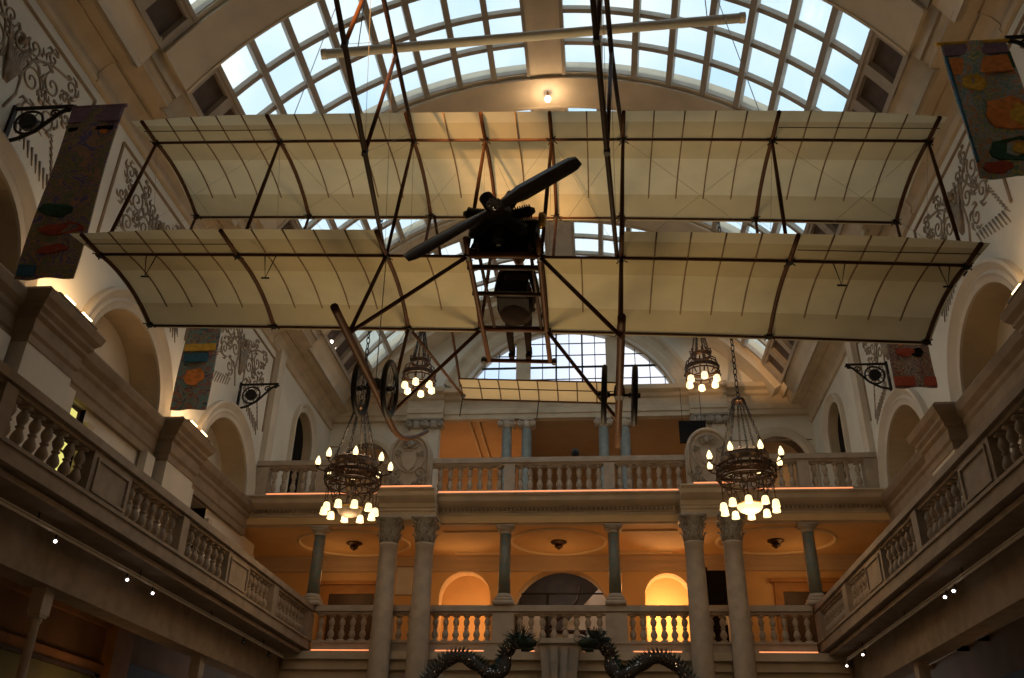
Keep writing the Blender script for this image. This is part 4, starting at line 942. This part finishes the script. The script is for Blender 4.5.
def small_chandelier(loc, label):
    t = empty('small_chandelier', loc, label, 'chandelier', 'small bronze chandeliers')   # origin: centre of the ring
    mb = MB(); chain(mb, (0, 0, 1.5), (0, 0, 4.9), .16, .014); mb.build('chain', 'iron', t)
    MB().lathe([(.02, .1), (.07, .06), (.1, 0), (.03, -.04)], (0, 0, 1.5), 12).build('crown', 'bronze', t, True)
    mb = MB()
    for k in range(6):
        a = 2*math.pi*k/6; chain(mb, (.07*math.cos(a), .07*math.sin(a), 1.48), (.24*math.cos(a), .24*math.sin(a), .52), .07, .011)
    mb.build('suspension_chains', 'iron', t)
    mb = MB(); mb.lathe([(.25, .52), (.27, .5), (.27, .42), (.25, .40), (.25, .52)], n=20, caps=False); mb.lathe([(.44, .08), (.465, .07), (.465, .0), (.44, -.01), (.44, .08)], n=24, caps=False)
    for k in range(12):
        a = 2*math.pi*k/12; ca, sa = math.cos(a), math.sin(a)
        mb.tube([(.27*ca, .27*sa, .4), (.40*ca, .40*sa, .3), (.46*ca, .46*sa, .08)], .02, 4); mb.tube([(.27*ca, .27*sa, .5), (.3*ca, .3*sa, .62), (.22*ca, .22*sa, .62)], .02, 4)
        mb.tube([(.46*ca, .46*sa, -.06), (.5*ca, .5*sa, -.14), (.4*ca, .4*sa, -.2)], .02, 4)
    for zz, rr in ((.09, .46), (-.07, .46), (.5, .27), (-.24, .36)): mb.tube([(rr*math.cos(2*math.pi*k/24), rr*math.sin(2*math.pi*k/24), zz) for k in range(24)], .025, 5, closed=True)
    mb.build('ring_body', 'bronze', t, True)
    for k in range(6):
        a = 2*math.pi*(k+.5)/6; ca, sa = math.cos(a), math.sin(a)
        arm = MB().tube([(.44*ca, .44*sa, -.06), (.40*ca, .40*sa, -.22)], .018, 5).build('arm', 'bronze', t, True)
        b = MB().lathe([(.03, 0), (.075, -.03), (.09, -.09), (.095, -.17), (.06, -.2)], n=12).build('globe_shade', 'bell', arm, True); b.location = (.40*ca, .40*sa, -.22)
    return t
small_chandelier((-4.93, 22.5, 12.85), 'small single-ring bronze chandelier hanging left of the round window')
small_chandelier((2.97, 22.5, 12.85), 'small single-ring bronze chandelier hanging right of the round window')
for x in (-4.93, 2.97): point('small_chandelier_light', (x, 22.5, 12.3), 24, (1, .72, .45), .25)
# pendant bulb
t = empty('pendant_bulb', (XC, 17.35, 18.42), 'single bright bulb hanging from the vault rib above the aeroplane', 'light bulb')
MB().tube([(0, 0, .0), (0, 0, -.12)], .03, 8).build('socket', 'brass', t); MB().lathe([(.03, 0), (.07, -.05), (.08, -.11), (.05, -.17), (.01, -.19)], (0, 0, -.12), 14).build('bulb', 'lens', t, True)
point('pendant_light', (XC, 17.35, 17.9), 24, (1, .68, .38), .1)
# white tube slung under the vault
p0, p1 = Vector((-4.07, 9.9, 12.25)), Vector((2.39, 9.95, 12.58))
t = empty('white_suspended_tube', (p0+p1)/2, 'long white horizontal tube slung above the upper wing', 'tube'); c = (p0+p1)/2
MB().tube([p0-c, p1-c], .075, 20).build('tube_body', 'tube', t, True)
for p, nm in ((p0, 'end_cap'), (p1, 'end_cap')):
    d = (p-c).normalized(); MB().tube([p-c-d*.03, p-c+d*.05], .085, 18).build(nm, 'tube', t, True)
for f in (.08, .92):
    q = p0.lerp(p1, f)-c; MB().tube([q+Vector((0, 0, .07)), q+Vector((0, 0, 5.6))], .008, 5).build('wire', 'iron', t)
# ------------------------------------------------------------------ the aeroplane (local axes: x span, y forward, z up; origin rear lower spar)
PR = Matrix(((0.99867, -0.00688, 0.05102), (0.0018, 0.99508, 0.09903), (-0.05145, -0.09881, 0.99378)))
air = empty('box_kite_biplane', (-.97, 8.934, 7.663), 'early cream-fabric biplane with wooden struts suspended in the middle of the hall', 'aeroplane')
air.rotation_euler = PR.to_euler()
CH = 1.52
def camber(v):
    t_ = v/CH
    return .40*t_*(1-t_)*1.0*(.26 if t_ < 0 else .26)*1.0 if False else (.105*4*t_*(1-t_) if t_ >= 0 else .13*v)
NL = [-5.2, -3.4, -1.51, -.52, .38, 1.33, 3.26, 5.2]
US = .152; UW = 2.162
def droop(u): return (-.062 if u > 0 else -.025)*(u/5.2)**2
def wing(name, dv, dw, cut, tiplen, centre_gap):
    tip = 5.26
    def te(u):
        a = abs(u+.0); e = -.545
        if a > 3.4: e = -.545+.10*((a-3.4)/1.9)**2
        return e
    us = []
    N_ = 64
    for i in range(N_+1): us.append(-tip+2*tip*i/N_)
    for x in (-1.51, -.52, .38, 1.33): us.append(x)
    us = sorted(set(us))
    vs = [None, -.34, -.17, 0, .15, .3, .44, .44001, .6, .8, 1.0, 1.14, 1.14001, 1.28, 1.4, CH, 1.58]
    mb = MB(); n = len(us)
    def P3(u, v, j):
        uu = u
        if abs(u) > tip-.001 and v < 0: uu = math.copysign(tip+(.12 if u < 0 else .05)*(-v/.5), u)      # raked trailing corner
        z_ = camber(min(v, CH)) if v <= CH else -.03
        return (uu, v+dv, dw+z_+droop(u))
    for i in range(n-1):
        um = (us[i]+us[i+1])/2
        for j in range(len(vs)-1):
            v0 = [te(us[i]), te(us[i+1])] if j == 0 else [vs[j]]*2
            v1 = [vs[j+1]]*2
            if j == 0: v0 = [min(v0[0], -.35), min(v0[1], -.35)]
            vm = (v0[0]+v1[0])/2
            if cut and -1.51 < um < 1.33 and vm < 0: continue
            if centre_gap and -.50 < um < .36: continue
            if abs(vs[j+1]-(vs[j] or -9)) < .001: continue
            mi = 1 if (v1[0] > 1.2 or (0 <= vm < .44)) else 0
            if v1[0] <= 0: mi = 0 if vm < -.33 else 1
            mb.poly([P3(us[i], v0[0], j), P3(us[i+1], v0[1], j), P3(us[i+1], v1[1], j), P3(us[i], v1[0], j)], mi)
    w_ = mb.build(name, ['fabric', 'fabric2'], air, True)
    # ribs
    allr = []
    for a, b in zip(NL, NL[1:]):
        if b-a > 1.7: k = 5
        elif a in (-1.51, .38): k = 2
        else: k = 2
        for q in range(k): allr.append((a+(b-a)*q/k, q == 0))
    allr.append((NL[-1], True))
    for u, heavy in allr:
        v0 = te(u)
        if cut and -1.51 < u < 1.33: v0 = 0
        if centre_gap and -.5 < u < .36: continue
        if centre_gap and heavy and (abs(u+.52) < .01 or abs(u-.38) < .01): pass
        r_ = .027 if heavy else .010
        vv = [v0, v0*.5, 0, .2, .45, .72, .95, 1.2, CH] if v0 < 0 else [0, .2, .45, .72, .95, 1.2, CH]
        if not heavy: vv[-1] = 1.2; vv = vv[:-1]
        rr = [r_]*len(vv)
        MB().tube([(u, v+dv, dw+camber(v)+droop(u)-(.016 if heavy else .006)) for v in vv], rr, 6).build('rib', 'wood' if heavy else 'ribwood', w_, True)
    for nm, v, z_, r_ in (('rear_spar', 0, -.012, .019), ('front_spar', CH+.03, -.012, .019)):
        MB().tube([(-tip+2*tip*i/12, v+dv, dw+z_+droop(-tip+2*tip*i/12)) for i in range(13)], r_, 8).build(nm, 'wood', w_, True)
    for (a, b) in (((-tip, -3.35), (3.3, tip))): MB().tube([(a, dv-.26, dw-.06+droop(a)), (b, dv-.26, dw-.06+droop(b))], .006, 5).build('aileron_wire', 'wooddark', w_)
    if cut:
        for u in (-4.6, -3.05+.0, 3.75, 4.9):      # control horns under the lower wing
            MB().tube([(u, dv+.02, dw-.02), (u+.07, dv+.05, dw-.34), (u+.14, dv+.02, dw-.02)], .008, 5).tube([(u+.02, dv+.05, dw-.34), (u+.12, dv+.05, dw-.34)], .012, 5).build('control_horn', 'iron', w_)
    return w_
wing('lower_wing', 0, 0, True, 0, True); wing('upper_wing', US, UW, False, 0, False)
# interplane struts (front and rear)
for u in NL:
    for v in (0, CH):
        if v == 0 and False: continue
        MB().tube([(u, v, droop(u)), (u, v+US*.5, UW*.5+droop(u)), (u, v+US, UW+droop(u))], [.020, .027, .020], 8).build('strut', 'wood', air, True)
        for (vv, ww) in ((v, -.015+droop(u)), (v+US, UW-.015+droop(u))):
            mb = MB().lathe([(.045, -.03), (.045, .02)], (u, vv, ww), 8)
            for k in range(4): mb.tube([(u, vv, ww), (u+.09*math.cos(k*1.57+.6), vv+.09*math.sin(k*1.57+.6), ww-.02)], .009, 4)
            mb.build('strut_socket', 'iron', air)
# bracing wires
mb = MB()
for a, b in zip(NL, NL[1:]):
    for v in (0, CH): mb.tube([(a, v, droop(a)), (b, v+US, UW+droop(b))], .0018, 4).tube([(b, v, droop(b)), (a, v+US, UW+droop(a))], .0018, 4)
for a in NL: mb.tube([(a, 0, droop(a)), (a, CH+US, UW+droop(a))], .0022, 4).tube([(a, CH, droop(a)), (a, US, UW+droop(a))], .0022, 4)
mb.build('bracing_wires', 'wire', air)
# tail booms
BOOM = {'l': [((-1.53, 0, 0), (-1.42, -1.66, .04), (-1.28, -4.4, .30)), ((1.28, 0, 0), (1.15, -1.7, .04), (.93, -4.4, .30))], 'u': [((-1.5, US, UW), (-1.42, -1.38, 1.93), (-1.28, -4.4, 1.55)), ((1.33, US, UW), (1.17, -1.38, 1.93), (.95, -4.4, 1.55))]}
def onb(b, v):
    (a, m_, c) = [Vector(p) for p in b]
    return a.lerp(m_, (v-a.y)/(m_.y-a.y)) if v > m_.y else m_.lerp(c, (v-m_.y)/(c.y-m_.y))
for k in ('l', 'u'):
    for b in BOOM[k]: MB().tube([Vector(b[0]), onb(b, -.8), Vector(b[1]), onb(b, -2.9), Vector(b[2])], [.026, .028, .03, .03, .02], 8).build('tail_boom', 'wooddark', air, True)
for sd in (0, 1):
    for v in (-1.66, -2.95, -4.35):
        MB().tube([onb(BOOM['l'][sd], v), onb(BOOM['u'][sd], v+.22)], .024, 8).build('boom_strut', 'wood', air, True)
        mb = MB().lathe([(.036, -.04), (.036, .04)], tuple(onb(BOOM['l'][sd], v)), 8); mb.build('boom_joint', 'iron', air)
    mb = MB(); 
    for v0, v1 in ((0, -1.66), (-1.66, -2.95)): mb.tube([onb(BOOM['l'][sd], v0), onb(BOOM['u'][sd], v1)], .0025, 4).tube([onb(BOOM['u'][sd], v0), onb(BOOM['l'][sd], v1)], .0025, 4)
    mb.build('boom_wires', 'wire', air)
# tail plane and rudder above the camera
mb = MB(); mb.grid([[(-1.9+.38*i, -4.1-.09*j, 1.62+.02*j*(8-j)/4) for i in range(11)] for j in range(9)]); tp = mb.build('tail_plane', 'fabric', air, True)
MB().tube([(-1.9, -4.1, 1.6), (1.9, -4.1, 1.6)], .02, 6).build('spar', 'wood', tp)
for u in (-1.28, .95): MB().box(u-.012, u+.012, -5.0, -4.42, .35, 1.5).build('rudder', 'fabric', air)
# nacelle rails, seat and foot rest
for u in (-.50, .36):
    MB().tube([(u, -.30, .02), (u, 0, .0), (u+.01, CH, -.02), (u+.02, 2.28, -.02)], .034, 8).build('nacelle_rail', 'wood', air, True)
for u in (-.38, .25):
    MB().tube([(u, -.2, .03), (u+.05, 1.5, .0)], .022, 8).build('inner_rail', 'wooddark', air, True)
MB().tube([(-.58, 2.28, -.02), (.46, 2.28, -.02)], .030, 8).build('foot_bar', 'wood', air, True)
for u in (-.56, .44): MB().lathe([(.035, -.04), (.04, 0), (.035, .04)], (u, 2.28, -.02), 10).build('foot_bar_end', 'iron', air, True)
for v, r_ in ((-.02, .04), (.22, .035), (.75, .03), (CH, .04)): MB().tube([(-.54, v, .0), (.40, v, .0)], r_, 8).build('cross_member', 'wood' if v in (-.02, CH) else 'wooddark', air, True)
MB().box(-.24, .16, .90, 1.25, .04, .09).box(-.22, .14, .86, .90, .05, .30, top=0).build('seat', 'dark', air)
MB().tube([(.30, 1.35, .02), (.33, 1.5, .45), (.28, 1.55, .7)], .015, 6).build('control_lever', 'iron', air, True)
MB().tube([(.38, 1.65, .05), (.44, 1.7, .12)], .05, 10).build('instrument', 'iron', air, True)
# engine and propeller
eng = MB(); E0 = Vector((-.16, -.12, .50))
rotF = Matrix.Translation(E0) @ Matrix.Rotation(R_(90), 4, 'X')
eng.lathe([(.10, -.16), (.17, -.12), (.17, .10), (.10, .14), (.06, .22)], n=20, mat=rotF); engo = eng.build('engine', 'engine', air, True)
for k in range(7):
    a = 2*math.pi*k/7+.3; d = Vector((math.cos(a), 0, math.sin(a)))
    prof = []; q = .15
    for f in range(9): prof += [(.065, q), (.092, q+.006), (.092, q+.014), (.065, q+.02)]; q += .029
    prof += [(.05, q), (.03, q+.04)]
    mt = Matrix.Translation(E0) @ d.to_track_quat('Z', 'Y').to_matrix().to_4x4()
    MB().lathe(prof, n=12, mat=mt).build('cylinder', 'engine', engo, True)
mb = MB(); mb.box(-.50, .36, .0, .08, .02, .10).box(-.42, .30, .06, .12, .1, .62).box(-.44, -.38, -.12, .1, .02, .45).box(.24, .30, -.12, .1, .02, .45)
mb.poly([(-.50, -.05, .02), (.42, -.05, .02), (.28, -.05, .42), (-.38, -.05, .42)]); mb.poly([(-.50, -.02, .02), (.42, -.02, .02), (.28, -.02, .42), (-.38, -.02, .42)]); mb.build('engine_mount', 'dark', air)
rt = Matrix.Translation((.0, .38, .72)) @ Matrix.Rotation(R_(90), 4, 'Y')
MB().lathe([(.02, -.30), (.15, -.28), (.17, -.24), (.17, .24), (.15, .28), (.02, .30)], n=20, mat=rt).build('fuel_tank', 'engine', air, True)
MB().lathe([(.02, -.03), (.10, -.02), (.11, .03), (.06, .07)], n=16, mat=Matrix.Translation((.34, -.02, .55)) @ Matrix.Rotation(R_(90), 4, 'Y')).build('brass_tank', 'brass', air, True)
H = Vector((-.18, -.38, .425)); dirp = Vector((1.95, 0, 1.60)).normalized(); up_ = Vector((-dirp.z, 0, dirp.x)); ax = Vector((0, -1, 0))
for sg in (1, -1):
    rows = []
    for k in range(15):
        r_ = .06+1.19*k/14; c_ = .05+.062*min(1, k/4) if k < 13 else (.104 if k == 13 else .07); tw = R_(20-9*min(1, k/12))
        e = up_*math.cos(tw)*sg+ax*math.sin(tw); nn = (ax*math.cos(tw)-up_*math.sin(tw)*sg)
        ce = H+dirp*sg*r_; th = .028*(1-.6*k/14)
        rows.append([ce+e*c_, ce+e*c_*.4+nn*th, ce-e*c_*.4+nn*th, ce-e*c_, ce-e*c_*.4-nn*th*.4, ce+e*c_*.4-nn*th*.4])
    mb = MB(); mb.grid(rows, closed=True); mb.poly(rows[-1]); mb.poly(rows[0]); pb = mb.build('propeller_blade', 'prop', air, True)
rp = Matrix.Translation(H) @ Matrix.Rotation(R_(90), 4, 'X')
mb = MB(); mb.lathe([(.11, -.05), (.11, .05), (.09, .06)], n=24, mat=rp); bo = mb.build('propeller_boss', 'wooddark', air, True)
mb = MB(); mb.lathe([(.095, .06), (.095, .075), (.04, .075), (.035, .10)], n=24, mat=rp)
for k in range(8):
    a = k*math.pi/4; q = Matrix.Translation(H+Vector((.07*math.cos(a), -.075, .07*math.sin(a)))) @ Matrix.Rotation(R_(90), 4, 'X'); mb.lathe([(.014, 0), (.014, .03)], n=6, mat=q)
mb.build('hub_plate', 'steel', bo)
# landing gear: skids, wheels, struts
def smoothp(pts, n=5):
    c = [Vector(p) for p in pts]; out = []
    for i in range(len(c)-1):
        p0, p1, p2, p3 = c[max(i-1, 0)], c[i], c[i+1], c[min(i+2, len(c)-1)]
        for k in range(n):
            u = k/n; out.append(.5*((2*p1)+(-p0+p2)*u+(2*p0-5*p1+4*p2-p3)*u*u+(-p0+3*p1-3*p2+p3)*u**3))
    return out+[c[-1]]
def wheel(u, v, w0, r_, par):
    mt = Matrix.Translation((u, v, w0)) @ Matrix.Rotation(R_(90), 4, 'Y')
    mb = MB(); mb.tube([mt @ Vector((r_*math.cos(2*math.pi*k/36), r_*math.sin(2*math.pi*k/36), 0)) for k in range(36)], .034, 10, closed=True); ty = mb.build('wheel', 'rubber', par, True)
    mb = MB(); mb.tube([mt @ Vector(((r_-.04)*math.cos(2*math.pi*k/36), (r_-.04)*math.sin(2*math.pi*k/36), 0)) for k in range(36)], .014, 6, closed=True); mb.build('rim', 'iron', ty)
    mb = MB()
    for k in range(20):
        a = 2*math.pi*k/20; mb.tube([mt @ Vector((.03*math.cos(a+.5), .03*math.sin(a+.5), .04*(-1)**k)), mt @ Vector(((r_-.04)*math.cos(a), (r_-.04)*math.sin(a), 0))], .0035, 4)
    mb.build('spokes', 'steel', ty)
    MB().lathe([(.03, -.07), (.035, -.03), (.035, .03), (.03, .07)], n=12, mat=mt).build('hub', 'iron', ty, True)
for side_, (su, sk) in enumerate(((-1.64, [(-1.64, -.94, -1.48), (-1.64, -.2, -1.42), (-1.64, .94, -1.32), (-1.64, 1.7, -1.28), (-1.64, 2.22, -1.23), (-1.64, 2.71, -1.07), (-1.63, 3.2, -0.80), (-1.62, 3.65, -0.50), (-1.60, 3.95, -0.28)]), (1.34, [(1.34, -.55, -1.26), (1.34, .2, -1.28), (1.34, 1.0, -1.30), (1.34, 1.9, -1.26), (1.34, 2.5, -1.12), (1.34, 3.0, -0.92), (1.34, 3.4, -0.72), (1.34, 3.7, -0.52)]))):
    MB().tube(smoothp(sk), [.045]*20+[.04-.0006*i for i in range((len(sk)-1)*5+1-20)], 8, flat=1).build('skid', 'wood', air, True)
    axl = MB().tube([(su-.24, 1.0, -1.30), (su+.24, 1.0, -1.30)], .018, 8).build('axle', 'iron', air, True)
    MB().lathe([(.06, -.08), (.07, 0), (.06, .08)], (su, 1.0, -1.26), 12).build('shock_binding', 'rubber', air, True)
    for d in (-.18, .18): wheel(su+d, 1.0, -1.30, .33, air)
    inn = -.50 if su < 0 else .36; nod = -1.51 if su < 0 else 1.33
    for a, b, r_ in (((nod, 0, 0), (su, -.30, -1.32), .024), ((nod, CH, 0), (su, 1.75, -1.18), .024), ((inn, 0, 0), (su, -.28, -1.34), .026), ((inn, CH, 0), (su, 1.85, -1.18), .026)):
        MB().tube([a, b], r_, 8).build('undercarriage_strut', 'wood', air, True)
    MB().tube([(nod, 0, 0), (su, .95, -1.2)], .006, 4).tube([(nod, CH, 0), (su, .95, -1.2)], .006, 4).build('undercarriage_wire', 'wire', air)
# front elevator on outriggers
el = MB(); EU0, EU1 = -1.13, 1.32; ev0, ev1, ew = 3.50, 4.13, .42
rows = [[(EU0+(EU1-EU0)*i/12, ev0+(ev1-ev0)*j/6, ew+.10*(j/6)*(1-j/6)) for i in range(13)] for j in range(7)]
el.grid(rows); elo = el.build('front_elevator', 'elev', air, True)
for i in range(9):
    u = EU0+(EU1-EU0)*i/8; MB().tube([(u, ev0+(ev1-ev0)*j/5, ew+.10*(j/5)*(1-j/5)-.01) for j in range(6)], .010, 5).build('rib', 'wood', elo)
for v, r_ in ((ev0, .014), (ev1, .018), ((ev0+ev1)/2, .009)): MB().tube([(EU0, v, ew+(.02 if ev0 < v < ev1 else -.005)), (EU1, v, ew+(.02 if ev0 < v < ev1 else -.005))], r_, 6).build('spar', 'wood', elo)
for u in (EU0, (EU0+EU1)/2): MB().tube([(u, ev1-.1, ew-.02), (u-.01, ev1-.1, ew-.38)], .009, 5).build('horn', 'iron', elo)
MB().lathe([(.03, -.03), (.05, 0), (.03, .03)], (EU0, ev1-.1, ew), 8).build('hinge', 'steel', elo)
for a, b in (((-1.51, CH, 0), (EU0, ev1-.1, ew)), ((1.33, CH, 0), (EU1, ev1-.1, ew)), ((-1.46, CH+US, UW), (EU0, ev0+.25, ew)), ((1.37, CH+US, UW), (EU1, ev0+.25, ew))): MB().tube([a, b], .022, 8).build('outrigger', 'wood', air, True)
# suspension cables
mb = MB()
Rm = PR.to_4x4(); Tm = Matrix.Translation((-.97, 8.934, 7.663)) @ Rm; inv = Tm.inverted()
for u in (-3.4, 3.26):
    a = Vector((u, US+.1, UW+.05)); top = Tm @ a; top.z = 18.0; top.x = XC+(top.x-XC)*.6; mb.tube([a, inv @ top], .006, 5)
mb.build('suspension_cable', 'steel', air)
# ------------------------------------------------------------------ pilot mannequin
def make_skin(name, verts, edges, radii, mat, parent, sub=1):
    import bmesh
    bm = bmesh.new(); lay = bm.verts.layers.skin.verify(); vs = []
    for p, r_ in zip(verts, radii):
        v = bm.verts.new(p); q = v[lay]; q.radius = r_ if isinstance(r_, tuple) else (r_, r_); vs.append(v)
    for a, b in edges: bm.edges.new((vs[a], vs[b]))
    vs[0][lay].use_root = True
    me = bpy.data.meshes.new(name); bm.to_mesh(me); bm.free(); me.materials.append(M[mat])
    o = bpy.data.objects.new(name, me); col.objects.link(o)
    if parent: o.parent = parent
    sk = o.modifiers.new('skin', 'SKIN'); sk.use_smooth_shade = True; sb = o.modifiers.new('sub', 'SUBSURF'); sb.levels = sub; sb.render_levels = sub
    return o
person = empty('person', (0, 0, 0), 'dark-clothed seated pilot figure in the aeroplane, seen from behind, feet on the bar', 'person')
person.matrix_world = Matrix.Translation((-.97, 8.934, 7.663)) @ PR.to_4x4() @ Matrix.Translation((-.04, 1.08, .12))
V = []; Eg = []; Rd = []
def av(p, r_, par=None):
    V.append(p); Rd.append(r_)
    if par is not None: Eg.append((par, len(V)-1))
    return len(V)-1
pel = av((0, 0, .06), (.20, .16)); sp1 = av((0, -.02, .26), (.175, .135), pel); sp2 = av((0, -.01, .44), (.19, .135), sp1); sp3 = av((0, .0, .54), (.15, .10), sp2); nk = av((0, .02, .62), .055, sp3)
for s in (-1, 1):
    hp_ = av((s*.10, .08, .06), .095, pel); kn = av((s*.13, .52, .16), .068, hp_); cf = av((s*.125, .78, .02), .056, kn); an_ = av((s*.12, 1.12, -.06), .038, cf)
    sh = av((s*.19, 0, .50), .07, sp3); el_ = av((s*.27, .14, .26), .046, sh); wr = av((s*.20, .38, .24), .030, el_); pm = av((s*.19, .45, .25), (.036, .022), wr)
    for k, (dx, ln) in enumerate(((-.03, .07), (-.012, .08), (.008, .076), (.026, .06))):
        f1 = av((s*.19+dx, .49, .26), .0095, pm); f2 = av((s*.19+dx*1.1, .49+ln*.45, .255), .009, f1); av((s*.19+dx*1.1, .49+ln*.55, .222), .008, f2)
    t1 = av((s*.19-s*.04, .43, .265), .0105, pm); av((s*.19-s*.055, .47, .255), .009, t1)
MB().tube([(0, -.04, .42), (0, -.05, .26), (0, .0, .10), (0, .16, .02), (0, .34, .02)], [.17, .20, .24, .24, .21], 14, flat=.8, up=(0, 0, 1)).build('coat', 'cloth', person, True)
body = make_skin('body', V, Eg, Rd, 'cloth', person, 2)
hd = MB(); hc = (0, .03, .76)
rows = []
for i in range(13):
    th = math.pi*i/12; z_ = -math.cos(th)*.125; rr = math.sin(th)
    rows.append([(hc[0]+rr*.078*math.cos(a)*(1-.2*max(0, -z_/.125)), hc[1]+rr*.098*math.sin(a)+(.012 if math.sin(a) > .8 and -.02 < z_ < .02 else 0), hc[2]+z_) for a in [2*math.pi*k/20 for k in range(20)]])
hd.grid(rows, closed=True); head = hd.build('head', 'skin', person, True)
MB().tube([(0, .125, .79), (0, .15, .755), (0, .128, .745)], [.008, .014, .01], 6).build('nose', 'skin', head, True)
for s in (-1, 1):
    MB().lathe([(.003, -.008), (.012, 0), (.003, .008)], (s*.03, .118, .785), 8).build('eye', 'dark', head, True); MB().tube([(s*.075, .03, .73), (s*.088, .02, .765), (s*.078, .025, .79)], [.008, .012, .008], 6).build('ear', 'skin', head, True)
MB().tube([(-.022, .118, .715), (0, .125, .712), (.022, .118, .715)], .005, 5).build('mouth', 'leather', head, True)
mb = MB(); rows = []
for i in range(7):
    th = math.pi*(.50+i/12); z_ = -math.cos(th)*.135; rr = math.sin(th); rows.append([(rr*.088*math.cos(a), hc[1]-.005+rr*.108*math.sin(a), hc[2]+z_) for a in [2*math.pi*k/20 for k in range(20)]])
mb.grid(rows, closed=True); mb.build('flat_cap', 'leather', person, True)
for s in (-1, 1): MB().tube([(s*.12, 1.08, -.10), (s*.12, 1.16, -.10), (s*.12, 1.2, .0), (s*.12, 1.2, .10)], [.04, .045, .042, .03], 8).build('shoe', 'leather', person, True)
